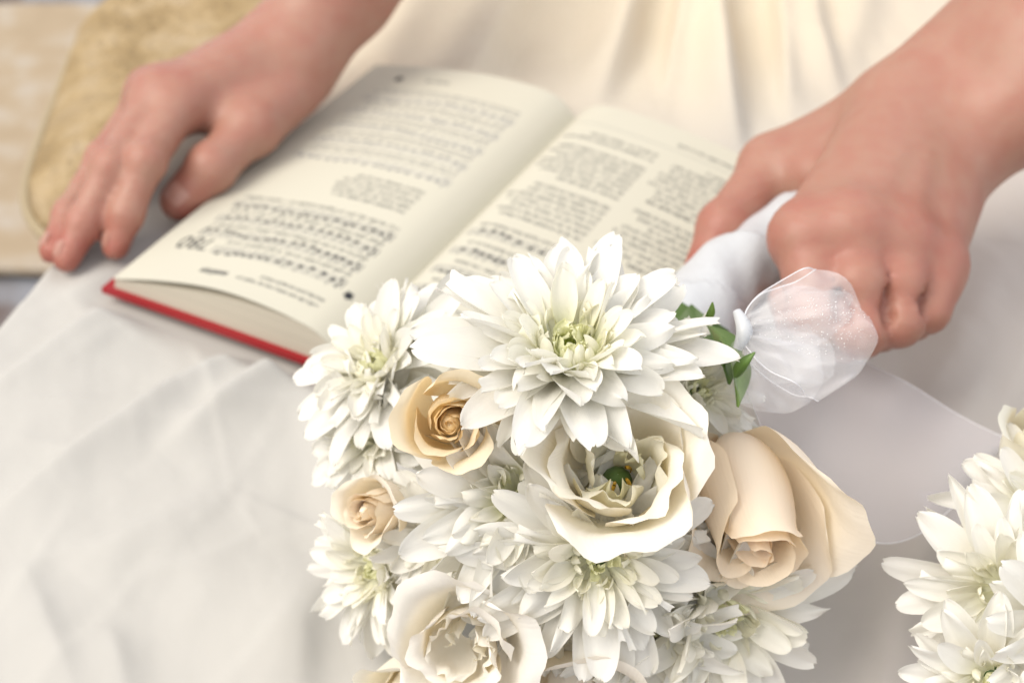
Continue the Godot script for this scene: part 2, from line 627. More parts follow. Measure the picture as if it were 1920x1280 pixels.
func person() -> void:
	var o := thing("person", "person in a white dress, one hand beside the open book, the other holding the bouquet", "person", Vector3.ZERO)
	var pos := PackedVector3Array()
	var idx := PackedInt32Array()
	# --- the hand lying left of the book
	var w := Vector3(-0.1133, 0.0460, -0.1858)
	var ix := [Vector3(-0.1642, 0.0440, -0.1331), Vector3(-0.1737, 0.0400, -0.0874), Vector3(-0.1822, 0.0220, -0.0699), Vector3(-0.1873, 0.0095, -0.0606)]
	var md := [Vector3(-0.1747, 0.0440, -0.1383), Vector3(-0.1898, 0.0370, -0.0875), Vector3(-0.2023, 0.0180, -0.0669), Vector3(-0.2092, 0.0080, -0.0532)]
	var rg := [Vector3(-0.1830, 0.0340, -0.1608), Vector3(-0.2000, 0.0240, -0.1139), Vector3(-0.2130, 0.0120, -0.0830), Vector3(-0.2177, 0.0070, -0.0607)]
	var pk := [Vector3(-0.1815, 0.0240, -0.1870), Vector3(-0.1949, 0.0120, -0.1774), Vector3(-0.2004, 0.0060, -0.1606), Vector3(-0.2012, 0.0050, -0.1441)]
	var th := [Vector3(-0.1114, 0.0340, -0.1630), Vector3(-0.1295, 0.0320, -0.1308), Vector3(-0.1464, 0.0250, -0.1055), Vector3(-0.1621, 0.0120, -0.0960)]
	var arm := [Vector3(-0.1144, 0.0460, -0.1858), Vector3(-0.0918, 0.0700, -0.2113), Vector3(-0.0592, 0.1000, -0.2298)]
	var L := {
		"palm": [
			[w, ix[0], 0.018, 0.0125], [w, md[0], 0.018, 0.0125], [w, rg[0], 0.017, 0.012], [w, pk[0], 0.016, 0.011],
			[ix[0], md[0], 0.012, 0.012], [md[0], rg[0], 0.0115, 0.011],
			[Vector3(-0.1154, 0.0360, -0.1825), th[1], 0.0165, 0.0122], [Vector3(-0.1098, 0.0340, -0.1750), Vector3(-0.1284, 0.0280, -0.1457), 0.0135, 0.0112],
			[th[1], Vector3(-0.1464, 0.0340, -0.1403), 0.009, 0.009],
			[Vector3(-0.1154, 0.0500, -0.1881), arm[1], 0.020, 0.026], [Vector3(-0.1086, 0.0450, -0.1764), Vector3(-0.0871, 0.0620, -0.2091), 0.017, 0.022],
			[arm[1], arm[2], 0.027, 0.033],
		],
		"fingers": [
			{"j": ix, "r": [0.0115, 0.0093, 0.0079, 0.0066], "k": 0.007},
			{"j": md, "r": [0.0115, 0.0095, 0.0081, 0.0067], "k": 0.007},
			{"j": rg, "r": [0.011, 0.009, 0.0077, 0.0064], "k": 0.007},
			{"j": pk, "r": [0.010, 0.008, 0.007, 0.006], "k": 0.006},
			{"j": th, "r": [0.0135, 0.0124, 0.0116, 0.0100], "k": 0.006},
		],
		"grooves": [],
	}
	var res := hand(L, 0.0026, pos, idx)
	pos = res[0]
	idx = res[1]
	# --- the hand closed round the bouquet handle
	var w2 := Vector3(0.1792, 0.0920, -0.0268)
	var ix2 := [Vector3(0.1156, 0.0920, 0.0518), Vector3(0.1168, 0.0842, 0.0674), Vector3(0.1171, 0.0736, 0.0795), Vector3(0.1151, 0.0584, 0.0623), Vector3(0.1106, 0.0586, 0.0468)]
	var md2 := [Vector3(0.1330, 0.0960, 0.0524), Vector3(0.1332, 0.0855, 0.0728), Vector3(0.1343, 0.0719, 0.0847), Vector3(0.1318, 0.0546, 0.0678), Vector3(0.1258, 0.0535, 0.0508)]
	var rg2 := [Vector3(0.1512, 0.0890, 0.0518), Vector3(0.1504, 0.0826, 0.0687), Vector3(0.1495, 0.0721, 0.0795), Vector3(0.1471, 0.0564, 0.0638), Vector3(0.1410, 0.0561, 0.0488)]
	var pk2 := [Vector3(0.1666, 0.0780, 0.0523), Vector3(0.1654, 0.0756, 0.0627), Vector3(0.1626, 0.0708, 0.0703), Vector3(0.1608, 0.0578, 0.0601), Vector3(0.1561, 0.0578, 0.0475)]
	var th2 := [Vector3(0.1507, 0.0750, -0.0436), Vector3(0.1161, 0.0660, -0.0390), Vector3(0.0917, 0.0580, -0.0047), Vector3(0.0815, 0.0460, 0.0115)]
	var a2 := [Vector3(0.1780, 0.0920, -0.0268), Vector3(0.2282, 0.1200, -0.0484), Vector3(0.2757, 0.1600, -0.0552)]
	var Rh := {
		"join": 0.0016,
		"palm": [
			[Vector3(0.1682, 0.0920, -0.0357), ix2[0], 0.021, 0.0118], [Vector3(0.1718, 0.0950, -0.0262), md2[0], 0.021, 0.0118], [w2, rg2[0], 0.020, 0.0112], [Vector3(0.1881, 0.0870, -0.0220), pk2[0], 0.020, 0.0105],
			[ix2[0], md2[0], 0.0105, 0.0105], [md2[0], rg2[0], 0.0105, 0.010], [rg2[0], pk2[0], 0.010, 0.0095],
			[Vector3(0.1770, 0.0750, -0.0594), th2[1], 0.024, 0.0145], [Vector3(0.1631, 0.0780, -0.0499), Vector3(0.1319, 0.0720, -0.0244), 0.020, 0.0135],
			[Vector3(0.1708, 0.0940, -0.0390), Vector3(0.2251, 0.1220, -0.0712), 0.023, 0.028], [Vector3(0.1849, 0.0900, -0.0193), Vector3(0.2289, 0.1180, -0.0267), 0.021, 0.028],
			[Vector3(0.1816, 0.0850, -0.0406), a2[1], 0.024, 0.032], [a2[1], a2[2], 0.038, 0.042],
		],
		"fingers": [
			{"j": ix2, "r": [0.0118, 0.0107, 0.0099, 0.0085, 0.007], "k": 0.006},
			{"j": md2, "r": [0.0118, 0.0108, 0.0101, 0.0087, 0.007], "k": 0.006},
			{"j": rg2, "r": [0.0113, 0.0103, 0.0095, 0.0083, 0.0068], "k": 0.006},
			{"j": pk2, "r": [0.0105, 0.0095, 0.0086, 0.0074, 0.006], "k": 0.006},
			{"j": th2, "r": [0.017, 0.0138, 0.0115, 0.009], "k": 0.008},
		],
		"grooves": [],
	}
	var chains := [ix2, md2, rg2, pk2]
	var back := Vector3(0.0940, 0.8377, 0.5380)
	for i in 3:
		var a: Array = chains[i]
		var c: Array = chains[i + 1]
		var g0: Vector3 = (a[0].lerp(a[2], [0.25, 0.5, 0.55][i]) + c[0].lerp(c[2], [0.25, 0.5, 0.55][i])) * 0.5 + back * 0.0092
		var g1: Vector3 = (a[2] + c[2]) * 0.5 + back * 0.0075
		Rh.grooves.append([g0, g1, 0.0008, 0.0034])
	var roots := [Vector3(0.1618, 0.1060, -0.0101), Vector3(0.1644, 0.1100, -0.0005), Vector3(0.1706, 0.1080, 0.0004), Vector3(0.1798, 0.1000, -0.0010)]
	for i in 4: Rh.palm.append([roots[i].lerp(chains[i][0] + back * 0.009, 0.30), chains[i][0] + back * 0.0076, 0.0020, 0.0028, 0.006])
	for ch in chains: Rh.palm.append([ch[0] + back * 0.0012, ch[0] + back * 0.0010, 0.0110, 0.0106, 0.008])
	res = hand(Rh, 0.0026, pos, idx)
	pos = res[0]
	idx = res[1]
	# --- arms, trunk and thighs out of the frame, under the dress
	var sh1 := Vector3(-0.07, 0.44, -0.62)
	var sh2 := Vector3(0.27, 0.44, -0.60)
	var el1 := Vector3(-0.02, 0.17, -0.50)
	var el2 := Vector3(0.40, 0.20, -0.36)
	var hip1 := Vector3(0.02, -0.06, -0.58)
	var hip2 := Vector3(0.22, -0.06, -0.58)
	field(Vector3(-0.26, -0.2, -0.78), Vector3(0.52, 0.55, 0.1), 0.012)
	var b := F
	for q in [[arm[1], el1, 0.026, 0.034], [el1, sh1, 0.036, 0.046], [a2[1], el2, 0.033, 0.036], [el2, sh2, 0.038, 0.047],
			[sh1, sh2, 0.055, 0.055], [Vector3(0.1, 0.36, -0.62), Vector3(0.11, 0.0, -0.6), 0.10, 0.10], [hip1, hip2, 0.085, 0.085],
			[hip1, Vector3(-0.08, -0.1, -0.12), 0.085, 0.055], [hip2, Vector3(0.2, -0.1, -0.1), 0.085, 0.055], [Vector3(0.1, 0.42, -0.62), Vector3(0.1, 0.53, -0.61), 0.05, 0.045]]:
		b = add_bone(b, q[0], q[1], q[2], q[3], 0.03)
	F = b
	res = nets(pos, idx)
	pos = res[0]
	idx = res[1]
	for k in [ix, md, rg]:
		skin_spots.append([k[0] + Vector3(0, 0.01, 0), 0.010, 0.25])
		skin_spots.append([k[1] + Vector3(0, 0.007, 0), 0.008, 0.25])
		skin_spots.append([k[3], 0.016, 0.55])
	for k in [ix2, md2, rg2, pk2]:
		skin_spots.append([k[0] + Vector3(0, 0.01, 0), 0.011, 0.3])
		skin_spots.append([k[1], 0.022, 0.2])
	skin_spots.append([th[3], 0.02, 0.4])
	skin_spots.append([th2[3], 0.02, 0.7])
	skin_spots.append([th2[2], 0.02, 0.35])
	skin_spots.append([Vector3(0.1164, 0.0950, 0.0235), 0.02, 0.2])
	var nz := noise(0.02, 77, 3)
	var col := PackedColorArray()
	for p in pos: col.append(skin_color(p, nz))
	obj("body", commit(pos, idx, PackedVector2Array(), col), M.skin, o)
	nail(o, th[2], th[3], Vector3(0.25, 0.9, 0.35), 0.0103, 0.0062, 0.0115)
	nail(o, ix[2], ix[3], Vector3(-0.75, 0.5, 0.1), 0.0069, 0.0048, 0.0095)
	nail(o, md[2], md[3], Vector3(-0.7, 0.6, 0.1), 0.0070, 0.0048, 0.0095)
	nail(o, rg[2], rg[3], Vector3(-0.7, 0.6, 0.1), 0.0067, 0.0045, 0.009)
	dress(o)

# ------------------------------------------------------------------ dress: the skirt over the lap
var folds := []
var left_edge := [Vector2(-0.2679, 0.1105), Vector2(-0.2327, -0.0142), Vector2(-0.2212, -0.0575), Vector2(-0.2016, -0.1099), Vector2(-0.1765, -0.1720), Vector2(-0.1128, -0.3104), Vector2(-0.0679, -0.4188), Vector2(-0.0244, -0.7000)]
var right_edge := [Vector2(0.3058, -0.1220), Vector2(0.2286, 0.0190), Vector2(0.1982, 0.0787), Vector2(0.1696, 0.1291), Vector2(0.1541, 0.1571), Vector2(0.1374, 0.2015), Vector2(0.1218, 0.2502)]

func seg_dist(p: Vector2, line: Array) -> Array:
	var best := 1e9
	var side := 1.0
	var along := 0.0
	for i in line.size() - 1:
		var a: Vector2 = line[i]
		var ab: Vector2 = line[i + 1] - a
		var t := clampf((p - a).dot(ab) / ab.length_squared(), 0.0, 1.0)
		var d := p.distance_to(a + ab * t)
		if d < best:
			best = d
			side = signf(ab.cross(p - a))
			along = (i + t) / (line.size() - 1)
	return [best * side, along]

func lap(x: float, z: float) -> float:
	# two thighs with a shallow dip between them, the belly rising at the far end
	var y := -0.012 * exp(-pow((x - 0.06) / 0.06, 2.0)) * smoothstep(-0.2, 0.0, z) 
	y += -0.05 * smoothstep(0.12, 0.36, z)
	y += 0.35 * pow(maxf(0.0, -0.40 - z), 1.2)
	return y

func dress_height(x: float, z: float, nz: FastNoiseLite) -> float:
	var p := Vector2(x, z)
	var y := lap(x, z)
	for f in folds:
		if x < f.lo.x or x > f.hi.x or z < f.lo.y or z > f.hi.y: continue
		var r := seg_dist(p, f.line)
		var d: float = r[0]
		var w: float = f.a if d < 0.0 else f.b
		var e := absf(d) / w
		if e > 4.0: continue
		var env := sin(clampf(r[1], 0.0, 1.0) * PI * 0.96 + 0.06)
		y += 1.35 * f.h * env * (exp(-1.5 * (sqrt(e * e + 0.14) - 0.374)) if f.sharp else exp(-e * e))
	y += 0.0030 * nz.get_noise_2d(x * 22.0, z * 14.0) + 0.0005 * nz.get_noise_2d(x * 90.0 + 50.0, z * 60.0)
	# the weight of the book presses the cloth flat
	var q := p - Vector2(BOOK_O.x, BOOK_O.z)
	var bs := absf(q.dot(Vector2(cos(0.4981), sin(0.4981))))
	var bl := q.dot(Vector2(sin(0.4981), -cos(0.4981)))
	var inside := smoothstep(0.150, 0.130, bs) * smoothstep(-0.020, -0.004, bl) * smoothstep(0.250, 0.228, bl)
	y = lerpf(y, minf(y, -0.0015), inside)
	var dl: float = seg_dist(p, left_edge)[0]
	var dr: float = seg_dist(p, right_edge)[0]
	y -= 0.19 * smoothstep(-0.003, 0.05, -dl)
	y -= 0.10 * smoothstep(-0.006, 0.05, -dr)
	return y

func fold(line: Array, h: float, a: float, b: float, sharp := false) -> void:
	var lo: Vector2 = line[0]
	var hi: Vector2 = line[0]
	for p in line:
		lo = lo.min(p)
		hi = hi.max(p)
	var m := maxf(a, b) * 4.0
	folds.append({"line": line, "h": h, "a": a, "b": b, "sharp": sharp, "lo": lo - Vector2.ONE * m, "hi": hi + Vector2.ONE * m})

func dress(o: Node3D) -> void:
	# lower lap, left of the bouquet
	fold([Vector2(-0.2139, 0.1226), Vector2(-0.1907, 0.0933), Vector2(-0.1692, 0.0687), Vector2(-0.1447, 0.0392), Vector2(-0.1243, 0.0190), Vector2(-0.0960, -0.0039)], 0.010, 0.005, 0.016, true)
	fold([Vector2(-0.2321, 0.0480), Vector2(-0.2110, 0.0190), Vector2(-0.1886, -0.0118), Vector2(-0.1635, -0.0362)], 0.008, 0.005, 0.018, true)
	fold([Vector2(-0.1453, 0.0787), Vector2(-0.1265, 0.0550), Vector2(-0.1125, 0.0392), Vector2(-0.0979, 0.0246), Vector2(-0.0810, 0.0039)], 0.010, 0.006, 0.014, true)
	fold([Vector2(-0.1917, 0.1373), Vector2(-0.1771, 0.1625), Vector2(-0.1653, 0.1863), Vector2(-0.1531, 0.2088)], 0.0045, 0.009, 0.02, true)
	fold([Vector2(-0.1536, 0.1652), Vector2(-0.1453, 0.1838), Vector2(-0.1357, 0.2112)], 0.004, 0.009, 0.02, true)
	fold([Vector2(-0.1674, 0.1459), Vector2(-0.1572, 0.1344), Vector2(-0.1426, 0.1226), Vector2(-0.1160, 0.1012)], 0.003, 0.008, 0.012)
	fold([Vector2(-0.0703, 0.1344), Vector2(-0.0793, 0.1706), Vector2(-0.0794, 0.2088)], 0.005, 0.008, 0.02)
	fold([Vector2(-0.0927, 0.0301), Vector2(-0.0765, 0.0585), Vector2(-0.0695, 0.0917), Vector2(-0.0557, 0.1373), Vector2(-0.0380, 0.2039)], 0.006, 0.01, 0.012)
	fold([Vector2(-0.2072, -0.0321), Vector2(-0.1805, -0.0489), Vector2(-0.1301, -0.0078)], 0.004, 0.01, 0.02)
	# gathers falling from the waist
	fold([Vector2(0.0170, -0.4188), Vector2(0.0000, -0.3172), Vector2(-0.0179, -0.2470), Vector2(-0.0317, -0.2061)], 0.012, 0.010, 0.022)
	fold([Vector2(0.0916, -0.4188), Vector2(0.0724, -0.3172), Vector2(0.0599, -0.2530), Vector2(0.0431, -0.2005)], 0.016, 0.007, 0.016)
	fold([Vector2(0.1187, -0.4188), Vector2(0.0982, -0.3038), Vector2(0.0826, -0.2118)], 0.012, 0.016, 0.004, true)
	fold([Vector2(0.1255, -0.4188), Vector2(0.1200, -0.3038), Vector2(0.1170, -0.2233), Vector2(0.1171, -0.1521)], 0.018, 0.006, 0.014)
	fold([Vector2(0.1628, -0.4188), Vector2(0.1519, -0.2654), Vector2(0.1472, -0.1839)], 0.012, 0.012, 0.004, true)
	fold([Vector2(0.1832, -0.4188), Vector2(0.1724, -0.2654), Vector2(0.1767, -0.2118)], 0.010, 0.006, 0.016)
	fold([Vector2(-0.0470, -0.4033), Vector2(-0.0617, -0.2907), Vector2(-0.0764, -0.2291)], 0.008, 0.014, 0.02)
	fold([Vector2(0.2315, -0.4033), Vector2(0.1975, -0.2907), Vector2(0.1730, -0.2061)], 0.007, 0.012, 0.02)
	# right of the bouquet
	fold([Vector2(0.2319, -0.0321), Vector2(0.2017, 0.0301), Vector2(0.1762, 0.0787), Vector2(0.1463, 0.1256), Vector2(0.1289, 0.1571)], 0.007, 0.012, 0.02)
	fold([Vector2(0.2365, -0.0751), Vector2(0.2008, 0.0000), Vector2(0.1723, 0.0515)], 0.005, 0.012, 0.016)
	fold([Vector2(0.1946, 0.0852), Vector2(0.1567, 0.1373), Vector2(0.1221, 0.2015)], 0.006, 0.012, 0.012)
	# fine creases in the thin top layer
	var cr := RandomNumberGenerator.new()
	cr.seed = 404
	for k in 46:
		var c := Vector2(cr.randf_range(-0.28, -0.02), cr.randf_range(-0.05, 0.19))
		var dir := Vector2(1, -0.62).rotated(cr.randfn(0.0, 0.55)).normalized()
		var ll := cr.randf_range(0.02, 0.07)
		var bend := dir.orthogonal() * cr.randf_range(-0.008, 0.008)
		fold([c - dir * ll, c + bend, c + dir * ll], cr.randf_range(0.0004, 0.0011), cr.randf_range(0.002, 0.0035), cr.randf_range(0.005, 0.012), true)
	var nz := noise(0.5, 51, 3)
	var out: Array[bool] = []
	var x0 := -0.37
	var z0 := -0.58
	var nx := 390
	var nzv := 430
	var pos := PackedVector3Array()
	var uv := PackedVector2Array()
	var col := PackedColorArray()
	for i in nzv + 1:
		for j in nx + 1:
			var x := x0 + 0.78 * j / nx
			var z := z0 + 0.86 * i / nzv
			pos.append(Vector3(x, dress_height(x, z, nz), z))
			uv.append(Vector2(x, z) * 3.0)
			var cream_light := smoothstep(-0.10, -0.30, z)  # cream towards the waist, painted lighter to offset the shade of the trunk
			var right_light := smoothstep(0.06, 0.20, x + 0.25 * z)  # light level right of the bouquet, painted into the cloth colour
			col.append(Color(0.49, 0.475, 0.452).lerp(Color(0.70, 0.625, 0.50), cream_light).lerp(Color(0.58, 0.535, 0.50), right_light * (1.0 - 0.5 * cream_light)))
			out.append(seg_dist(Vector2(x, z), left_edge)[0] < -0.055 or seg_dist(Vector2(x, z), right_edge)[0] < -0.05)
	var idx := PackedInt32Array()
	var w := nx + 1
	for i in nzv:
		for j in nx:
			var a := i * w + j
			if out[a] or out[a + 1] or out[a + w] or out[a + w + 1]: continue
			idx.append_array(PackedInt32Array([a, a + w + 1, a + w, a, a + 1, a + w + 1]))
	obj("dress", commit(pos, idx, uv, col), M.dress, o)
	# bodice round the trunk, out of the frame
	obj("bodice", sheet(20, 40, func(u: float, v: float):
		var an: float = v * TAU
		var r := 0.135 - 0.02 * sin(u * PI) + 0.003 * sin(an * 18.0)
		return [Vector3(0.105 + cos(an) * r * 1.25, 0.02 + 0.40 * u, -0.61 + sin(an) * r), Color(0.8, 0.77, 0.7)]), M.dress, o)
	# the skirt of whoever sits to the right
	var o2 := thing("skirt", "pale pinkish skirt lying under the small bouquet at right", "skirt", Vector3(0.1879, -0.0200, 0.1322))
	var base := o2.position
	obj("cloth", sheet(60, 60, func(u: float, v: float):
		var x: float = 0.05 + 0.45 * v
		var z: float = -0.16 + 0.5 * u
		var y := -0.022 + 0.010 * sin((x - z * 0.4) * 46.0) * 0.5 + 0.004 * sin(x * 90.0 + z * 40.0) - 0.10 * smoothstep(-0.02, 0.03, seg_dist(Vector2(x, z), right_edge)[0])
		return [Vector3(x, y, z) - base, Color(0.60, 0.52, 0.48)]), M.dress, o2)

# ------------------------------------------------------------------ book
const BOOK_O := Vector3(-0.0746, 0.0, 0.0278)
var prof_l := [Vector2(0, 0.0135), Vector2(0.005, 0.0195), Vector2(0.014, 0.0246), Vector2(0.03, 0.0262), Vector2(0.06, 0.0246), Vector2(0.095, 0.0185), Vector2(0.122, 0.0128)]
var prof_r := [Vector2(0, 0.0135), Vector2(0.004, 0.0190), Vector2(0.011, 0.0240), Vector2(0.022, 0.0262), Vector2(0.06, 0.0238), Vector2(0.095, 0.0185), Vector2(0.122, 0.0135)]

func book() -> void:
	var O := BOOK_O
	var len := 0.2254
	var v := Vector3(sin(0.4981), 0, -cos(0.4981))
	var u := Vector3(-v.z, 0, v.x)          # towards the right-hand page in the picture
	var W := 0.122
	var t := thing("hymn_book", "open hymn book with red cover lying on the lap between the two hands", "book", O)
	var put := func(s: float, y: float, l: float) -> Vector3: return u * s + v * l + Vector3(0, y, 0)
	# cover: two boards and a rounded spine
	for s in [-1.0, 1.0]:
		var f := func(a: float, b: float): return [put.call(s * (0.006 + (W + 0.0005) * a), 0.0042 + 0.0005 * sin(a * PI), -0.003 + (len + 0.006) * (b if s > 0 else 1.0 - b)), Color.WHITE]
		obj("cover_board", slab(12, 6, f, 0.003), M.cover, t)
	obj("spine", slab(12, 6, func(a: float, b: float):
		var an: float = (a - 0.5) * PI
		return [put.call(-sin(an) * 0.0075, 0.0042 - 0.004 * cos(an), -0.003 + (len + 0.006) * b), Color.WHITE], 0.002), M.cover, t)
	# blocks of leaves
	for s in [-1.0, 1.0]:
		var pr: Array = prof_l if s < 0 else prof_r
		var pos := PackedVector3Array()
		var uv := PackedVector2Array()
		var idx := PackedInt32Array()
		var n := 28
		var top := []
		for i in n + 1:
			var x := W * pow(float(i) / n, 1.3)
			top.append(Vector2(x, table(pr, x) - 0.0006))
		# the front and back ends
		for e in [0.0, 1.0]:
			var b0 := pos.size()
			for i in n + 1:
				for k in 2:
					var q: Vector2 = top[i]
					var y := q.y if k == 0 else 0.0045
					var out := 0.0
					pos.append(put.call(s * (q.x + (0.0 if k == 0 else 0.002 * float(i) / n)), y, len * e + out))
					uv.append(Vector2(q.x * 8.0, y * 40.0))
			for i in n:
				var a := b0 + i * 2
				idx.append_array(PackedInt32Array([a, a + 2, a + 1, a + 1, a + 2, a + 3]) if (e == 0.0) == (s > 0) else PackedInt32Array([a, a + 1, a + 2, a + 1, a + 3, a + 2]))
		# top and fore edge
		var b1 := pos.size()
		for i in n + 1:
			for e in [0.0, 1.0]:
				pos.append(put.call(s * top[i].x, top[i].y, len * e))
				uv.append(Vector2(e * 4.0, 0.1))
		for i in n:
			var a := b1 + i * 2
			idx.append_array(PackedInt32Array([a, a + 1, a + 2, a + 1, a + 3, a + 2]) if s > 0 else PackedInt32Array([a, a + 2, a + 1, a + 1, a + 2, a + 3]))
		var b2 := pos.size()
		for k in 2:
			for e in [0.0, 1.0]:
				pos.append(put.call(s * (W + (0.0 if k == 0 else 0.002)), top[n].y if k == 0 else 0.0045, len * e))
				uv.append(Vector2(e * 4.0, (top[n].y if k == 0 else 0.0045) * 40.0))
		idx.append_array(PackedInt32Array([b2, b2 + 1, b2 + 2, b2 + 1, b2 + 3, b2 + 2]) if s > 0 else PackedInt32Array([b2, b2 + 2, b2 + 1, b2 + 1, b2 + 2, b2 + 3]))
		obj("page_block", commit(pos, idx, uv), M.page_edges, t)
	# the two open pages, printed
	for s in [-1.0, 1.0]:
		var pr: Array = prof_l if s < 0 else prof_r
		var f := func(a: float, b: float):
			var x: float = (W + 0.0006) * pow(a, 1.3)
			var y := table(pr, x) + 0.0003
			# the upper leaf lifts a little from the block near its front edge
			if s < 0: y += 0.0035 * exp(-b * 9.0) * sin(clampf((x - 0.02) / 0.10, 0, 1) * PI)
			return [put.call(s * x, y, -0.0008 + (len + 0.0012) * b), Color.WHITE]
		var m := sheet(36, 40, f)
		# texture coordinates follow the arc of the sheet
		var arr := m.surface_get_arrays(0)
		var uv := PackedVector2Array()
		for i in 37:
			for j in 41:
				var a := pow(i / 36.0, 1.3)
				uv.append(Vector2(a if s < 0 else 1.0 - a, j / 40.0))
		arr[Mesh.ARRAY_TEX_UV] = uv
		var m2 := ArrayMesh.new()
		m2.add_surface_from_arrays(Mesh.PRIMITIVE_TRIANGLES, arr)
		var pm := mat(Color.WHITE, 0.7, 0.25)
		pm.albedo_texture = print_page(s < 0)
		obj("page", m2, pm, t)

var ink := Color(0.16, 0.17, 0.20)
const INK := Color(0.16, 0.17, 0.20)
func word(im: Image, x: int, y: int, letters: int, xh: int, r: RandomNumberGenerator, bold: bool) -> int:
	var lw := int(xh * 0.72)
	var sw := maxi(1, int(xh * (0.26 if bold else 0.18)))
	for k in letters:
		var up := r.randf()
		var h := xh
		var top := y - xh
		if up < 0.22:
			top -= int(xh * 0.5)
			h += int(xh * 0.5)
		elif up > 0.9:
			h += int(xh * 0.4)
		im.fill_rect(Rect2i(x, top, sw, h), ink)
		if r.randf() < 0.75: im.fill_rect(Rect2i(x + lw - sw - 2, y - xh, sw, xh), ink)
		if r.randf() < 0.6: im.fill_rect(Rect2i(x, y - xh, lw - 2, sw), ink)
		if r.randf() < 0.6: im.fill_rect(Rect2i(x, y - sw, lw - 2, sw), ink)
		x += lw
	return x + int(xh * 0.6)

func text_line(im: Image, x0: int, x1: int, y: int, xh: int, r: RandomNumberGenerator, bold := false) -> void:
	var x := x0
	while true:
		var n := r.randi_range(2, 9)
		if x + n * int(xh * 0.72) > x1: break
		x = word(im, x, y, n, xh, r, bold)

func disc(im: Image, cx: float, cy: float, rx: float, ry: float) -> void:
	for y in range(int(cy - ry), int(cy + ry) + 1):
		var q := 1.0 - pow((y - cy) / ry, 2.0)
		if q > 0.0:
			var h := rx * sqrt(q)
			im.fill_rect(Rect2i(int(cx - h), y, int(2 * h) + 1, 1), ink)

func staff(im: Image, x0: int, x1: int, y: int, r: RandomNumberGenerator, gap := 10) -> void:
	for k in 5: im.fill_rect(Rect2i(x0, y + k * gap, x1 - x0, 2), ink.lerp(Color.WHITE, 0.3))
	im.fill_rect(Rect2i(x0, y, 3, gap * 4), ink)
	im.fill_rect(Rect2i(x1 - 3, y, 3, gap * 4), ink)
	# the clef
	for k in 26:
		var a := k * 0.36
		disc(im, x0 + 20 + 9 * sin(a) * (1 - k / 40.0), y + gap * 4 + 6 - k * 2.1, 3, 3)
	var x := x0 + 52
	var line := 4
	while x < x1 - 20:
		line = clampi(line + r.randi_range(-2, 2), 0, 8)
		var ny := y + line * gap / 2
		disc(im, x, ny, 11, 8)
		if r.randf() < 0.9:
			if line >= 4: im.fill_rect(Rect2i(x + 6, ny - 34, 3, 34), ink)
			else: im.fill_rect(Rect2i(x - 8, ny, 3, 34), ink)
		if r.randf() < 0.15: im.fill_rect(Rect2i(x + 26, y, 2, gap * 4), ink)
		x += r.randi_range(30, 54)

func stroke(im: Image, pts: Array, wd: float) -> void:
	for i in pts.size() - 1:
		var n := int(pts[i].distance_to(pts[i + 1])) + 1
		for k in n + 1:
			var p: Vector2 = pts[i].lerp(pts[i + 1], float(k) / n)
			disc(im, p.x, p.y, wd, wd)

func ring(c: Vector2, rx: float, ry: float) -> Array:
	var a := []
	for k in 25: a.append(c + Vector2(cos(k * TAU / 24) * rx, sin(k * TAU / 24) * ry))
	return a

func ornament(im: Image, c: Vector2, s: float) -> void:
	for k in 5:
		var a := k * TAU / 5 - PI / 2
		disc(im, c.x + cos(a) * s, c.y + sin(a) * s, s * 0.55, s * 0.55)
	disc(im, c.x, c.y, s * 0.6, s * 0.6)

func print_page(first: bool) -> ImageTexture:
	var im := Image.create(1024, 1536, false, Image.FORMAT_RGBA8)
	im.fill(Color(0.785, 0.775, 0.72))
	var r := RandomNumberGenerator.new()
	r.seed = 91 if first else 92
	if first:
		# running head, hymn number 780 at the outer corner, music and words below
		text_line(im, 150, 520, 96, 13, r)
		text_line(im, 150, 440, 128, 13, r)
		word(im, 560, 104, 9, 20, r, true)
		var x := 780.0
		var y := 210.0
		stroke(im, [Vector2(x, y), Vector2(x + 34, y), Vector2(x + 12, y + 62)], 5)
		stroke(im, ring(Vector2(x + 68, y + 15), 14, 15), 5)
		stroke(im, ring(Vector2(x + 68, y + 46), 17, 17), 5)
		stroke(im, ring(Vector2(x + 122, y + 31), 18, 32), 5)
		ornament(im, Vector2(100, 190), 12)
		for k in 4:
			var yy := 200 + k * 92
			staff(im, 140, 740 if k == 0 else 890, yy, r, 10)
			text_line(im, 150, 730 if k == 0 else 880, yy + 76, 15, r)
		for k in 5: text_line(im, 190, 580, 640 + k * 31, 14, r)
		ink = Color(0.52, 0.52, 0.52)                 # the far systems are printed paler
		for k in 5:
			var yy := 830 + k * 108
			staff(im, 140, 890, yy, r, 9)
			text_line(im, 150, 880, yy + 72, 12, r)
			text_line(im, 150, 880, yy + 92, 12, r)
		ink = INK
		text_line(im, 560, 760, 1440, 13, r)
		ornament(im, Vector2(820, 1432), 13)
		text_line(im, 870, 930, 1440, 14, r)
	else:
		# two columns: words in the outer one, music above words in the inner one
		for k in 39:
			if k % 10 == 9: continue
			text_line(im, 80, 490 - (120 if r.randf() < 0.2 else 0), 110 + k * 33, 15, r, k % 10 == 0)
		for k in 6:
			staff(im, 530, 940, 80 + k * 112, r, 9)
			text_line(im, 540, 930, 80 + k * 112 + 74, 13, r)
		for k in 18:
			if k % 8 == 7: continue
			text_line(im, 530, 950 - (100 if r.randf() < 0.2 else 0), 790 + k * 33, 15, r)
		im.fill_rect(Rect2i(80, 1408, 860, 2), Color(0.5, 0.5, 0.5))
		ornament(im, Vector2(92, 1446), 13)
		text_line(im, 140, 520, 1452, 12, r)
	im.generate_mipmaps()
	return ImageTexture.create_from_image(im)

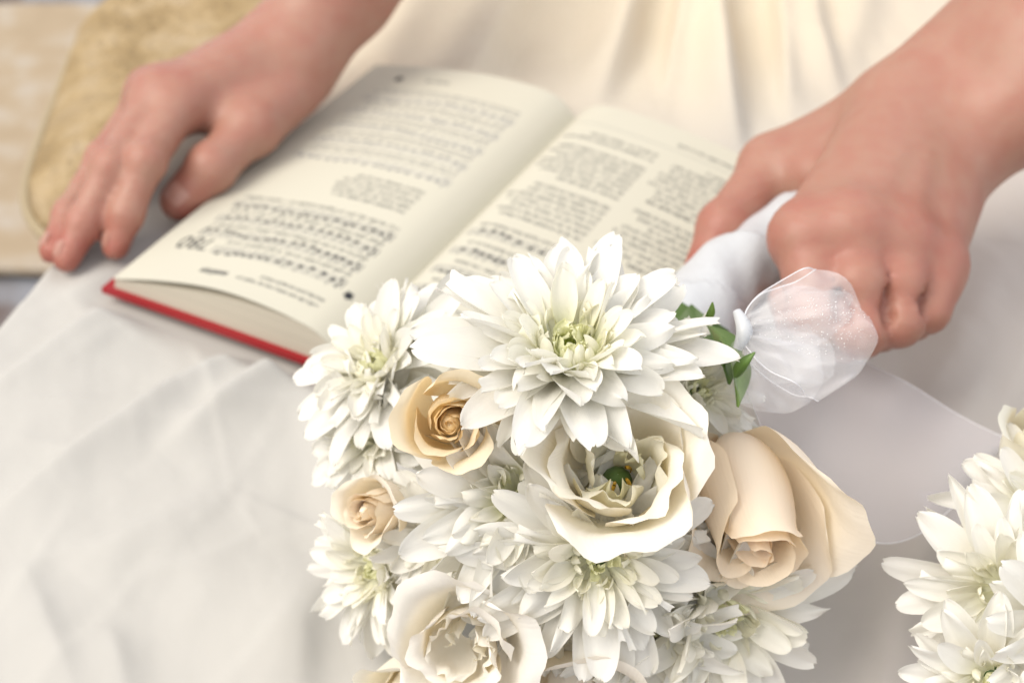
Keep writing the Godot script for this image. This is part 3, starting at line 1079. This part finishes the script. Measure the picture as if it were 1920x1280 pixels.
# ------------------------------------------------------------------ flowers
# A strap-like petal. Flower axis +Y, radial +X; angles from the axis in degrees along the petal.
func strap(l: float, w: float, a0: float, a1: float, cup: float, point: float, blunt: float, ripple: float, tint: Array, sd: float, nu := 12, nv := 8) -> ArrayMesh:
	var line := PackedVector2Array()
	var p := Vector2.ZERO
	var n := 48
	for i in n + 1:
		line.append(p)
		var a := deg_to_rad(lerpf(a0, a1, pow((i + 0.5) / n, 1.4)))
		p += Vector2(sin(a), cos(a)) * l / n
	var f := func(u0: float, v: float):
		var u := sin(u0 * PI * 0.5)                  # closer rows towards the rounded tip
		var s: float = (v - 0.5) * 2.0
		var x := u * n * (1.0 - 0.012 * u * u * u * (1.0 + cos(s * 8.0 + sd)))       # toothed tip
		var i := mini(int(x), n - 1)
		var q: Vector2 = line[i].lerp(line[i + 1], x - i)
		var a := deg_to_rad(lerpf(a0, a1, pow(u, 1.4)))
		var ww: float = w * (0.32 + 0.68 * smoothstep(0.0, 0.62, u)) * maxf(pow(maxf(1.0 - pow(u, point), 0.0), blunt), 0.12)
		var c: float = cup * (1.0 - 0.4 * u)
		var side := ww * sin(s * c) / c
		var up := ww * (1.0 - cos(s * c)) / c
		up += ww * 0.05 * cos(s * PI * 2.0) * smoothstep(0.1, 0.5, u)          # two shallow grooves
		up += ripple * (sin(u * 5.0 + s * 1.6 + sd) * u + 0.8 * sin(s * 3.0 + sd * 2.3) * u * u) * w
		side += ripple * 0.8 * sin(u * 4.0 + sd * 1.7) * u * w
		var tw: float = ripple * 3.2 * sin(sd * 3.7) * u
		var turned := Vector2(side, up).rotated(tw)
		side = turned.x
		up = turned.y
		var col: Color = tint[0].lerp(tint[1], smoothstep(0.0, 0.7, u))
		return [Vector3(q.x - cos(a) * up, q.y + sin(a) * up, side), col]
	return sheet(nu, nv, f)

const WHITE_TIP := Color(0.86, 0.855, 0.83)
const WHITE_MID := Color(0.83, 0.81, 0.72)
const GREEN_CORE := Color(0.60, 0.62, 0.26)

func basis_to(axis: Vector3, spin: float) -> Basis:
	var y := axis.normalized()
	var x := y.cross(Vector3(0.13, 0.2, 0.95)).normalized()
	var z := x.cross(y)
	return Basis(x, y, z) * Basis(Vector3.UP, spin)

var straps := {}
func make_straps() -> void:
	for bank in 2: make_bank(bank)

# bank 0 has a lime eye, bank 1 an ivory one
func make_bank(bank: int) -> void:
	var white := Color(0.885, 0.88, 0.86)
	var ivory := Color(0.90, 0.875, 0.775)
	var lime := Color(0.84, 0.85, 0.56) if bank == 0 else Color(0.90, 0.89, 0.75)
	var green := Color(0.60, 0.70, 0.16) if bank == 0 else Color(0.85, 0.86, 0.64)
	var pith := Color(0.74, 0.80, 0.28) if bank == 0 else Color(0.88, 0.88, 0.73)
	# by ring, outermost first: width, start angle, end angle, cup, tip exponent, bluntness, ripple, foot and tip colour
	var rings := [
		[0.165, 74, [94, 106, 86, 112, 98], 0.50, [ivory, white]],
		[0.175, 62, [84, 94, 76, 100, 88], 0.60, [ivory, white]],
		[0.19, 50, [68, 84, 58, 76, 90], 0.75, [Color(0.90, 0.90, 0.75), white]],
		[0.23, 38, [46, 62, 22, 54, 70], 1.0, [lime, Color(0.92, 0.91, 0.86)]],
		[0.30, 26, [4, 34, -40, 20, -70], 1.45, [pith, Color(0.91, 0.90, 0.79)]],
		[0.34, 14, [-30, 8, -60, -10, -80], 1.6, [green, Color(0.86, 0.87, 0.62)]],
	]
	for q in rings.size():
		for k in 5:
			var d: Array = rings[q]
			straps[bank * 100 + q * 5 + k] = strap(1.0, d[0] * [1.0, 1.12, 0.9, 1.06, 0.8][k], d[1] + [0, 6, -6, 3, -3][k], d[2][k], d[3] * [1.0, 0.7, 1.25, 0.9, 1.1][k], [3.4, 2.6, 4.2, 3.0, 2.2][k], [0.44, 0.54, 0.40, 0.47, 0.62][k], [0.14, 0.24, 0.10, 0.20, 0.30][k], d[4], k * 1.9 + q * 0.7)

# A decorative chrysanthemum: rings of petals, the inner ones short, green at the foot and curled over the eye.
# counts: petals per ring, outermost first; the last three rings are the crowded eye
func chrysanthemum(parent: Node3D, label: String, at: Vector3, axis: Vector3, R: float, counts: Array, spin: float, lean := 0.0, sd := 1, bank := 1) -> Node3D:
	var r := RandomNumberGenerator.new()
	r.seed = sd * 977 + 13
	if straps.is_empty(): make_straps()
	var o := Node3D.new()
	o.name = "chrysanthemum"
	parent.add_child(o, true)
	o.transform = Transform3D(basis_to(axis, spin), at - parent.position)
	if label != "": o.set_meta("label", label)
	var st := SurfaceTool.new()
	var long := [1.0, 0.88, 0.72, 0.50, 0.27, 0.20]
	var foot := [0.05, 0.06, 0.09, 0.15, 0.19, 0.09]
	var high := [-0.10, -0.05, 0.0, 0.02, 0.02, 0.04]
	for q in 6:
		var off := r.randf() * TAU
		for i in counts[q]:
			var az: float = off + i * TAU / counts[q] + r.randf_range(-0.16, 0.16)
			var l: float = R * long[q] * r.randf_range(0.84, 1.12)
			var tilt := deg_to_rad(lean) + r.randf_range(-0.12, 0.12)
			var k := r.randi_range(0, 4)
			var b := Basis(Vector3.UP, az) * Basis(Vector3(0, 0, 1), -tilt) * Basis(Vector3.RIGHT, r.randf_range(-0.3, 0.3))
			var xf := Transform3D(b.scaled_local(Vector3(l, l, l * r.randf_range(0.88, 1.15))), Basis(Vector3.UP, az) * Vector3(foot[q] * R, high[q] * R, 0))
			if q < (3 if bank == 0 and R > 0.045 else 2) and sd < 11: obj("petal", straps[bank * 100 + q * 5 + k], M.petal, o, xf)
			else: st.append_from(straps[bank * 100 + q * 5 + k], 0, xf)
	obj("inner_petals", st.commit(), M.petal, o).set_meta("kind", "stuff")
	# the green base behind the petals
	obj("calyx", tube([Vector3(0, -0.42, 0) * R, Vector3(0, -0.25, 0) * R, Vector3(0, -0.1, 0) * R, Vector3(0, 0.02, 0) * R], [0.05 * R, 0.1 * R, 0.2 * R, 0.05 * R], 12, 14), M.green, o)
	return o

# A broad petal that wraps the axis. ang: angle from the axis at u = 0, .35, .75, 1 (degrees).
func wrap_petal(l: float, half: float, phi: float, ang: Array, r0: float, spiral: float, drop: float, lip: float, ruffle: float, c0: Color, c1: Color, sd: float, nu := 14, nv := 16) -> ArrayMesh:
	var pr := []
	var at := [Vector2(0, ang[0]), Vector2(0.35, ang[1]), Vector2(0.75, ang[2]), Vector2(1.0, ang[3])]
	var n := 40
	var p := Vector2(r0, 0)
	for i in n + 1:
		pr.append(p)
		var a := deg_to_rad(table(at, (i + 0.5) / n))
		p += Vector2(sin(a), cos(a)) * l / n
	var f := func(u: float, v: float):
		var s: float = (v - 0.5) * 2.0
		# outline: narrow claw, broad blade, softly pointed tip
		var wide: float = half * (0.55 + 0.45 * smoothstep(0.0, 0.5, u)) * (1.0 - 0.30 * smoothstep(0.82, 1.0, u))
		var uu: float = u * (1.0 - drop * pow(absf(s), 2.6))
		var x := clampf(uu, 0, 1) * n
		var i := mini(int(x), n - 1)
		var q: Vector2 = pr[i].lerp(pr[i + 1], x - i)
		var rr := q.x * (1.0 + spiral * s) + r0 * 0.1
		rr += lip * pow(absf(s), 3.0) * smoothstep(0.3, 1.0, u)
		rr += ruffle * (sin(s * 5.0 + sd) + 0.6 * sin(s * 11.0 + sd * 2.1)) * pow(u, 2.5)
		var y := q.y + ruffle * 0.8 * sin(s * 7.0 + sd * 1.7 + 1.0) * pow(u, 3.0)
		var an: float = phi + s * wide
		return [Vector3(cos(an) * rr, y, sin(an) * rr), c0.lerp(c1, smoothstep(0.15, 0.95, u) * 0.7 + 0.3 * pow(absf(s), 2.0))]
	return sheet(nu, nv, f)

func rose(parent: Node3D, called: String, label: String, at: Vector3, axis: Vector3, spin: float, size: float, layers: Array, deep: Color, pale: Color, sd: int) -> Node3D:
	var r := RandomNumberGenerator.new()
	r.seed = sd * 331
	var o := Node3D.new()
	o.name = called
	parent.add_child(o, true)
	o.transform = Transform3D(basis_to(axis, spin), at - parent.position)
	if label != "": o.set_meta("label", label)
	var core := mat(lin(deep.r, deep.g, deep.b), 0.65, 0.2)
	if called == "rose": obj("heart", tube([Vector3.ZERO, Vector3(0, 0.2, 0) * size, Vector3(0, 0.5, 0) * size, Vector3(0, 0.70, 0) * size, Vector3(0, 0.79, 0) * size], [0.02 * size, 0.10 * size, 0.115 * size, 0.07 * size, 0.004 * size], 16, 14, func(u: float, v: float): return 0.012 * size * fposmod(v * 2.0 + u * 0.8, 1.0) * sin(u * PI)), core, o)
	# the upper side of a tilted bloom, from which the directions of placed petals are counted
	var top := o.transform.basis.inverse() * Vector3(0, 1, -0.4)
	var phi0 := atan2(top.z, top.x)
	var k := 0
	for la in layers:
		# la: [count, length, half width (deg), angles, r0, spiral, drop, lip, ruffle, paleness, placed directions]
		for i in la[0]:
			var phi: float = k * 2.39996 if la[0] < 3 else i * TAU / la[0] + k * 0.83
			if la.size() > 10: phi = phi0 + deg_to_rad(la[10][i])
			var jit := r.randf_range(-1.0, 1.0)
			var c0 := deep.lerp(pale, la[9] * 0.7)
			var c1 := deep.lerp(pale, la[9])
			var an := []
			for q in la[3]: an.append(q + jit * 4.0)
			obj("petal", wrap_petal(la[1] * size * (1.0 + 0.05 * jit), deg_to_rad(la[2]), phi + 0.15 * jit, an, la[4] * size, la[5], la[6], la[7] * size, la[8] * size, c0, c1, r.randf() * 6.0), M.rose, o)
			if la[0] < 3: k += 1
		k += 1
	return o

func rose_layers(open: float) -> Array:
	return [
		[1, 0.86, 170, [16, 0, -3, -3], 0.01, 0.45, 0.05, 0.0, 0.004, 0.0],
		[1, 0.87, 140, [27, 0, -6, 2], 0.02, 0.38, 0.06, 0.0, 0.005, 0.1],
		[2, 0.88, 110, [38, 1, -9, 4], 0.03, 0.33, 0.08, 0.01, 0.006, 0.2],
		[2, 0.89, 100, [50, 3, -11, 12], 0.04, 0.28, 0.09, 0.02, 0.007, 0.3],
		[3, 0.91, 82, [62, 6, -12, 22], 0.05, 0.23, 0.11, 0.02, 0.008, 0.4],
		[3, 0.95, 76, [74, 10, -8, 38], 0.06, 0.18, 0.14, 0.02, 0.010, 0.55],
		[3, 1.0 + 0.06 * open, 70, [86, 20 + 8 * open, 4 + 18 * open, 70 + 15 * open], 0.07, 0.13, 0.18, 0.03, 0.016, 0.75],
	]

# a long bud, still closed, with a few big petals folding away from it
func bud_layers() -> Array:
	return [
		[1, 0.92, 170, [14, 0, -6, -4], 0.01, 0.45, 0.05, 0.0, 0.004, 0.0],
		[1, 0.93, 150, [24, 1, -8, 2], 0.02, 0.38, 0.06, 0.0, 0.005, 0.1],
		[2, 0.94, 115, [34, 3, -10, 6], 0.03, 0.32, 0.08, 0.01, 0.006, 0.2],
		[2, 0.96, 105, [44, 6, -12, 10], 0.03, 0.27, 0.08, 0.02, 0.007, 0.3],
		[3, 0.98, 92, [52, 10, -12, 14], 0.04, 0.20, 0.08, 0.01, 0.006, 0.4],
		[3, 1.00, 66, [66, 20, -2, 50], 0.05, 0.12, 0.14, 0.02, 0.012, 0.7, [128, -122, 182]],
		[4, 1.12, 64, [84, 36, 18, 84], 0.05, 0.10, 0.16, 0.03, 0.016, 0.95, [96, -92, 158, -150]],
	]

func lisianthus_layers() -> Array:
	return [
		[2, 0.60, 55, [50, 16, -14, 20], 0.08, 0.24, 0.14, 0.02, 0.06, 0.3],
		[3, 0.80, 66, [66, 24, -6, 46], 0.09, 0.20, 0.12, 0.02, 0.05, 0.7],
		[3, 1.00, 76, [76, 28, 4, 76], 0.10, 0.15, 0.12, 0.02, 0.040, 0.95],
		[3, 1.18, 74, [86, 34, 26, 106], 0.10, 0.12, 0.16, 0.03, 0.045, 1.0],
	]

func leaf(parent: Node3D, a: Vector3, b: Vector3, up: Vector3, w: float, dark: float, called := "leaf") -> void:
	var l := a.distance_to(b)
	var y := (b - a).normalized()
	var x := y.cross(up).normalized()
	var z := x.cross(y)
	var g := Color(0.05, 0.115, 0.022).lerp(Color(0.16, 0.24, 0.045), dark)
	obj(called, slab(14, 6, func(u: float, v: float):
		var s: float = (v - 0.5) * 2.0
		var ww := w * pow(sin(PI * clampf(pow(u, 0.8), 0.02, 0.985)), 0.9)
		return [a - parent.position + y * (u * l) + x * (s * ww) + z * (0.35 * ww * s * s + 0.12 * l * sin(u * PI)), g.lerp(g * 1.5, 1.0 - absf(s))], 0.0004), M.leaf, parent)

func bouquet() -> void:
	var t := thing("bouquet", "large bouquet of white chrysanthemums and cream roses held over the lap", "bouquet", Vector3(0.0289, 0.0450, 0.1578))
	# white chrysanthemums
	chrysanthemum(t, "largest open white chrysanthemum with green eye, nearest the book", Vector3(0.0182, 0.1329, 0.1790), Vector3(0.0000, 0.9897, 0.1430), 0.0482, [22, 23, 24, 24, 28, 24], 0.3, 0.0, 1, 0)
	chrysanthemum(t, "white chrysanthemum beside the red cover", Vector3(-0.0456, 0.0889, 0.1293), Vector3(-0.5533, 0.8051, 0.2135), 0.037, [19, 18, 18, 18, 18, 14], 1.1, 0.0, 2)
	chrysanthemum(t, "", Vector3(-0.0475, 0.0721, 0.1421), Vector3(-0.6756, 0.4699, 0.5682), 0.033, [19, 18, 18, 18, 18, 14], 2.1, 0.0, 3)
	chrysanthemum(t, "", Vector3(0.0043, 0.0917, 0.2007), Vector3(0.2057, 0.5611, 0.8018), 0.042, [20, 20, 20, 22, 20, 16], 0.8, 4.0, 4, 0)
	chrysanthemum(t, "", Vector3(0.0275, 0.0824, 0.2170), Vector3(0.0523, 0.5291, 0.8470), 0.040, [21, 21, 20, 20, 18, 14], 2.7, 6.0, 5)
	chrysanthemum(t, "", Vector3(-0.0466, 0.0349, 0.1760), Vector3(-0.6338, 0.3915, 0.6671), 0.033, [18, 18, 16, 16, 16, 12], 1.7, 0.0, 6)
	chrysanthemum(t, "", Vector3(0.0674, 0.0502, 0.2087), Vector3(0.3910, 0.1825, 0.9021), 0.050, [21, 20, 18, 18, 16, 12], 0.1, 6.0, 7)
	chrysanthemum(t, "", Vector3(-0.0209, 0.0639, 0.1895), Vector3(-0.2157, 0.5125, 0.8311), 0.029, [16, 16, 16, 16, 14, 10], 0.5, 0.0, 8)
	chrysanthemum(t, "", Vector3(0.0098, 0.0565, 0.2135), Vector3(-0.1048, 0.3330, 0.9371), 0.029, [16, 16, 16, 16, 14, 10], 1.5, 0.0, 9)
	chrysanthemum(t, "", Vector3(0.0445, 0.0482, 0.2178), Vector3(0.1054, 0.1039, 0.9890), 0.036, [16, 16, 16, 16, 14, 10], 2.5, 0.0, 10)
	chrysanthemum(t, "", Vector3(0.0633, 0.0989, 0.1549), Vector3(0.4581, 0.7546, 0.4698), 0.028, [15, 15, 14, 14, 12, 10], 1.2, 0.0, 15)
	# roses
	rose(t, "rose", "small peach rose between two white chrysanthemums", Vector3(-0.0196, 0.1105, 0.1818), Vector3(0.0000, 0.5743, 0.8187), 0.4, 0.034, rose_layers(0.0), Color(0.96, 0.83, 0.58), Color(0.95, 0.89, 0.75), 1)
	rose(t, "rose", "large cream rose at the right of the bouquet", Vector3(0.0729, 0.0910, 0.1700), Vector3(0.1003, -0.0647, 0.9928), 2.6, 0.058, bud_layers(), Color(0.96, 0.845, 0.69), Color(0.95, 0.905, 0.82), 2)
	rose(t, "rose", "", Vector3(-0.0404, 0.0684, 0.1785), Vector3(-0.5293, 0.4796, 0.6999), 1.4, 0.025, rose_layers(0.3), Color(0.95, 0.87, 0.74), Color(0.94, 0.91, 0.84), 3)
	rose(t, "rose", "", Vector3(0.0220, 0.0263, 0.2123), Vector3(-0.0529, 0.1043, 0.9931), 0.9, 0.042, rose_layers(1.0), Color(0.95, 0.92, 0.86), Color(0.94, 0.93, 0.90), 4)
	rose(t, "rose", "", Vector3(-0.0302, 0.0112, 0.2001), Vector3(-0.4673, -0.0345, 0.8834), 0.2, 0.028, rose_layers(0.4), Color(0.94, 0.92, 0.82), Color(0.94, 0.93, 0.88), 5)
	# lisianthus with ruffled cups
	var li := rose(t, "lisianthus", "open white lisianthus with dark green eye under the largest chrysanthemum", Vector3(0.0335, 0.0994, 0.2032), Vector3(0.0000, 0.8737, 0.4865), 0.5, 0.037, lisianthus_layers(), Color(0.86, 0.88, 0.66), Color(0.94, 0.93, 0.89), 6)
	obj("pistil", tube([Vector3(0, 0.001, 0), Vector3(0, 0.006, 0), Vector3(0, 0.010, 0), Vector3(0, 0.0125, 0)], [0.005, 0.005, 0.003, 0.0001], 12, 12), M.green, li)
	for k in 3:
		var d := Vector3(cos(k * 1.3), 0, sin(k * 1.3))
		obj("stamen", tube([d * 0.005, d * 0.006 + Vector3(0, 0.006, 0), d * 0.004 + Vector3(0, 0.012, 0), d * 0.003 + Vector3(0, 0.0135, 0)], [0.0003, 0.0003, 0.0007, 0.0004], 10, 6), M.stamen, li)
	rose(t, "lisianthus", "", Vector3(-0.0139, 0.0481, 0.2181), Vector3(-0.1527, 0.4350, 0.8874), 1.5, 0.030, lisianthus_layers(), Color(0.91, 0.92, 0.85), Color(0.94, 0.935, 0.915), 7)
	# leaves that show between the blooms
	for q in [[Vector3(-0.0335, 0.1003, 0.1196), Vector3(-0.0200, 0.1130, 0.1511), Vector3(0.0000, 0.8161, 0.5779), 0.005, 0.1], [Vector3(0.0622, 0.1082, 0.1385), Vector3(0.0727, 0.1142, 0.1608), Vector3(0.2762, 0.7844, 0.5554), 0.006, 0.4],
			[Vector3(0.0714, 0.1151, 0.1474), Vector3(0.0737, 0.1157, 0.1825), Vector3(0.5071, 0.6535, 0.5619), 0.0048, 0.7], [Vector3(0.0685, 0.1134, 0.1361), Vector3(0.0725, 0.1132, 0.1679), Vector3(0.4319, 0.7361, 0.5212), 0.006, 0.3],
			[Vector3(0.0725, 0.1212, 0.1744), Vector3(0.0789, 0.1309, 0.1731), Vector3(-0.2762, 0.7844, 0.5554), 0.0020, 0.3], [Vector3(0.0649, 0.1300, 0.1548), Vector3(0.0664, 0.1376, 0.1552), Vector3(0.2762, 0.7844, 0.5554), 0.0014, 0.5],
			[Vector3(0.0413, 0.1005, 0.1694), Vector3(0.0586, 0.1064, 0.1737), Vector3(0.0000, 0.8161, 0.5779), 0.008, 0.1], [Vector3(0.0087, 0.0653, 0.2195), Vector3(0.0173, 0.0586, 0.2296), Vector3(0.0000, 0.6157, 0.7880), 0.005, 0.2]]:
		leaf(t, q[0], q[1], q[2], q[3], q[4])
	# green heart that the stems run into
	obj("stem_bundle", tube([Vector3(-0.01, -0.012, 0.012), Vector3(0, 0, 0), Vector3(0.0554, 0.0528, 0.1009) - Vector3(0.0289, 0.0450, 0.1578), Vector3(0.0744, 0.0724, 0.0792) - Vector3(0.0289, 0.0450, 0.1578)], [0.012, 0.040, 0.016, 0.013], 20, 20, func(u: float, v: float): return 0.003 * sin(v * TAU * 9.0)), M.green, t)
	obj("bud", tube([Vector3(0.0342, 0.0985, 0.0905) - Vector3(0.0289, 0.0450, 0.1578), Vector3(0.0343, 0.1031, 0.0908) - Vector3(0.0289, 0.0450, 0.1578), Vector3(0.0338, 0.1064, 0.0907) - Vector3(0.0289, 0.0450, 0.1578), Vector3(0.0333, 0.1084, 0.0904) - Vector3(0.0289, 0.0450, 0.1578)], [0.0006, 0.0017, 0.0020, 0.0005], 14, 10), M.bud, t)
	# satin-wrapped handle
	var hp := [Vector3(0.0603, 0.0550, 0.0873), Vector3(0.0800, 0.0600, 0.0487), Vector3(0.1050, 0.0600, 0.0188), Vector3(0.1346, 0.0580, -0.0162), Vector3(0.1638, 0.0550, -0.0509)]
	for i in hp.size(): hp[i] -= t.position
	obj("handle_ribbon", tube(hp, [0.020, 0.0170, 0.0155, 0.015, 0.014], 120, 48, func(u: float, v: float): return 0.0014 * pow(fposmod(u * 4.0 + v * 1.0, 1.0), 2.5) + 0.0005 * sin(v * TAU * 2.0 + u * 26.0) + 0.0004 * sin(v * TAU * 4.0 - u * 40.0)), M.satin, t)
	bow(t)

func bow(t: Node3D) -> void:
	var knot := Vector3(0.0767, 0.1287, 0.1596)
	var e1 := (Vector3(0.1208, 0.1255, 0.1583) - knot)
	var l1 := e1.length()
	e1 = e1.normalized()
	var n := Vector3(0.0485, 0.7875, 0.6144)
	var e3 := n.cross(e1).normalized()
	n = e1.cross(e3)
	var nz := noise(1.2, 61, 2)
	var lp := func(scale: float, wide: float, drift: float, puff: float, sd: float, swing: float) -> Callable:
		var f1 := e1.rotated(n, swing)
		var f3 := e3.rotated(n, swing)
		return func(u: float, v: float):
			# u runs out over the top and back underneath, v across the ribbon
			var an: float = u * TAU
			var out: float = 0.5 - 0.5 * cos(an)
			var s: float = (v - 0.5) * 2.0
			var lift: float = sin(an) * puff * (0.5 + 0.5 * out) * (1.0 - 0.5 * s * s)
			var w := wide * (0.08 + 0.92 * pow(out, 0.42))
			var rr := l1 * scale * out * (1.0 - 0.44 * pow(absf(s), 2.2))
			var rip: float = 0.006 * absf(sin(s * 4.2 + sd + u * 3.0)) * (0.4 + 0.6 * out) - 0.002 + 0.007 * nz.get_noise_2d(u * 3.0 + sd, s * 1.5)
			return [knot - t.position + f1 * rr + f3 * (s * w + drift * out) + n * (lift + rip), Color.WHITE]
	obj("bow_loop", sheet(72, 28, lp.call(1.0, 0.0225, 0.0, 0.014, 0.0, 0.0)), M.organza, t)
	obj("bow_loop", sheet(60, 24, lp.call(0.86, 0.011, 0.0, 0.007, 2.0, 0.28)), M.organza_inner, t)
	obj("bow_loop", sheet(60, 24, lp.call(0.74, 0.012, 0.0, 0.004, 4.0, -0.42)), M.organza_inner, t)
	obj("bow_loop", sheet(60, 24, lp.call(0.72, 0.018, 0.0, 0.006, 1.2, -0.85)), M.organza_inner, t)
	for e in [0.0, 1.0]:
		var edge_at: Callable = lp.call(1.0, 0.0225, 0.0, 0.014, 0.0, 0.0)
		var line := []
		for k in 61: line.append(edge_at.call(k / 60.0, e)[0])
		obj("hem", tube(line, [0.00022, 0.00022, 0.00022], 180, 6), M.hem, t)
	obj("knot", tube([knot - t.position - e3 * 0.006 - e1 * 0.002, knot - t.position + n * 0.002, knot - t.position + e3 * 0.007 - e1 * 0.002], [0.0015, 0.0028, 0.0015], 16, 16), M.satin, t)
	# the two tails, lying out over the lap
	var tail := func(pa: Array, pb: Array, sd: float) -> Callable:
		return func(u: float, v: float):
			var a: Vector3 = spline(pa, u)
			var b: Vector3 = spline(pb, u)
			var p := a.lerp(b, v)
			p.y += 0.0025 * sin(u * 7.0 + v * 4.0 + sd) * u
			return [p - t.position, Color.WHITE]
	var upper := [Vector3(0.0797, 0.1227, 0.1541), Vector3(0.1262, 0.0550, 0.0772), Vector3(0.1559, 0.0450, 0.0833), Vector3(0.1772, 0.0350, 0.0900), Vector3(0.1943, 0.0300, 0.1022)]
	var lower := [Vector3(0.0773, 0.1132, 0.1679), Vector3(0.1012, 0.0500, 0.1462), Vector3(0.1245, 0.0400, 0.1670), Vector3(0.1479, 0.0340, 0.1589), Vector3(0.1833, 0.0280, 0.1161)]
	var tail_at: Callable = tail.call(upper, lower, 0.0)
	obj("ribbon_tail", sheet(40, 16, tail_at), M.organza_tail, t)
	for e in [0.0, 1.0]:
		var rim := []
		for k in 41: rim.append(tail_at.call(k / 40.0, e)[0])
		obj("hem", tube(rim, [0.0002, 0.0002, 0.0002], 120, 6), M.hem, t)
	obj("ribbon_tail", sheet(20, 12, tail.call([Vector3(0.1543, 0.0280, 0.1288), Vector3(0.1701, 0.0300, 0.1292), Vector3(0.1905, 0.0300, 0.1286)], [Vector3(0.1598, 0.0220, 0.1523), Vector3(0.1724, 0.0220, 0.1537), Vector3(0.1915, 0.0220, 0.1480)], 1.0)), M.organza_tail, t)
	# woven-in glitter
	var mm := MultiMesh.new()
	mm.transform_format = MultiMesh.TRANSFORM_3D
	var sp := SphereMesh.new()
	sp.radius = 0.00017
	sp.height = 0.00034
	sp.radial_segments = 6
	sp.rings = 3
	mm.mesh = sp
	mm.instance_count = 240
	var f: Callable = lp.call(1.0, 0.0225, 0.0, 0.014, 0.0, 0.0)
	var r := RandomNumberGenerator.new()
	r.seed = 8
	for i in 240:
		var u := clampf(r.randfn(0.26, 0.07), 0.05, 0.48)
		var p: Vector3 = f.call(u, clampf(r.randfn(0.55, 0.13), 0.0, 1.0))[0]
		mm.set_instance_transform(i, Transform3D(Basis.IDENTITY, p + n * 0.0003))
	var g := MultiMeshInstance3D.new()
	g.name = "glitter"
	g.multimesh = mm
	g.material_override = M.glitter
	g.set_meta("kind", "stuff")
	t.add_child(g, true)

func second_bouquet() -> void:
	var t := thing("bouquet", "white bouquet cut off by the lower right corner", "bouquet", Vector3(0.1855, 0.0200, 0.1840))
	chrysanthemum(t, "", Vector3(0.1624, 0.0658, 0.2176), Vector3(-0.3505, 0.6522, 0.6722), 0.038, [13, 13, 12, 14, 12, 10], 0.6, 0.0, 11)
	chrysanthemum(t, "", Vector3(0.1534, 0.0553, 0.2448), Vector3(-0.3015, 0.3193, 0.8984), 0.031, [12, 12, 10, 12, 10, 8], 1.9, 0.0, 12)
	chrysanthemum(t, "", Vector3(0.1822, 0.0677, 0.1844), Vector3(-0.1048, 0.8287, 0.5498), 0.036, [12, 12, 10, 12, 10, 8], 2.9, 0.0, 13)
	chrysanthemum(t, "", Vector3(0.1803, 0.0674, 0.2354), Vector3(0.1961, 0.6037, 0.7727), 0.040, [12, 12, 10, 12, 10, 8], 0.2, 0.0, 14)
	rose(t, "rose", "", Vector3(0.1817, 0.0657, 0.1606), Vector3(0.1078, 0.9746, 0.1965), 0.5, 0.034, rose_layers(0.2), Color(0.86, 0.86, 0.74), Color(0.87, 0.87, 0.82), 15)
	obj("stem_bundle", tube([Vector3(0, 0.02, 0), Vector3(0.03, 0.0, -0.04), Vector3(0.09, -0.01, -0.12)], [0.03, 0.018, 0.015], 16, 14), M.green, t)
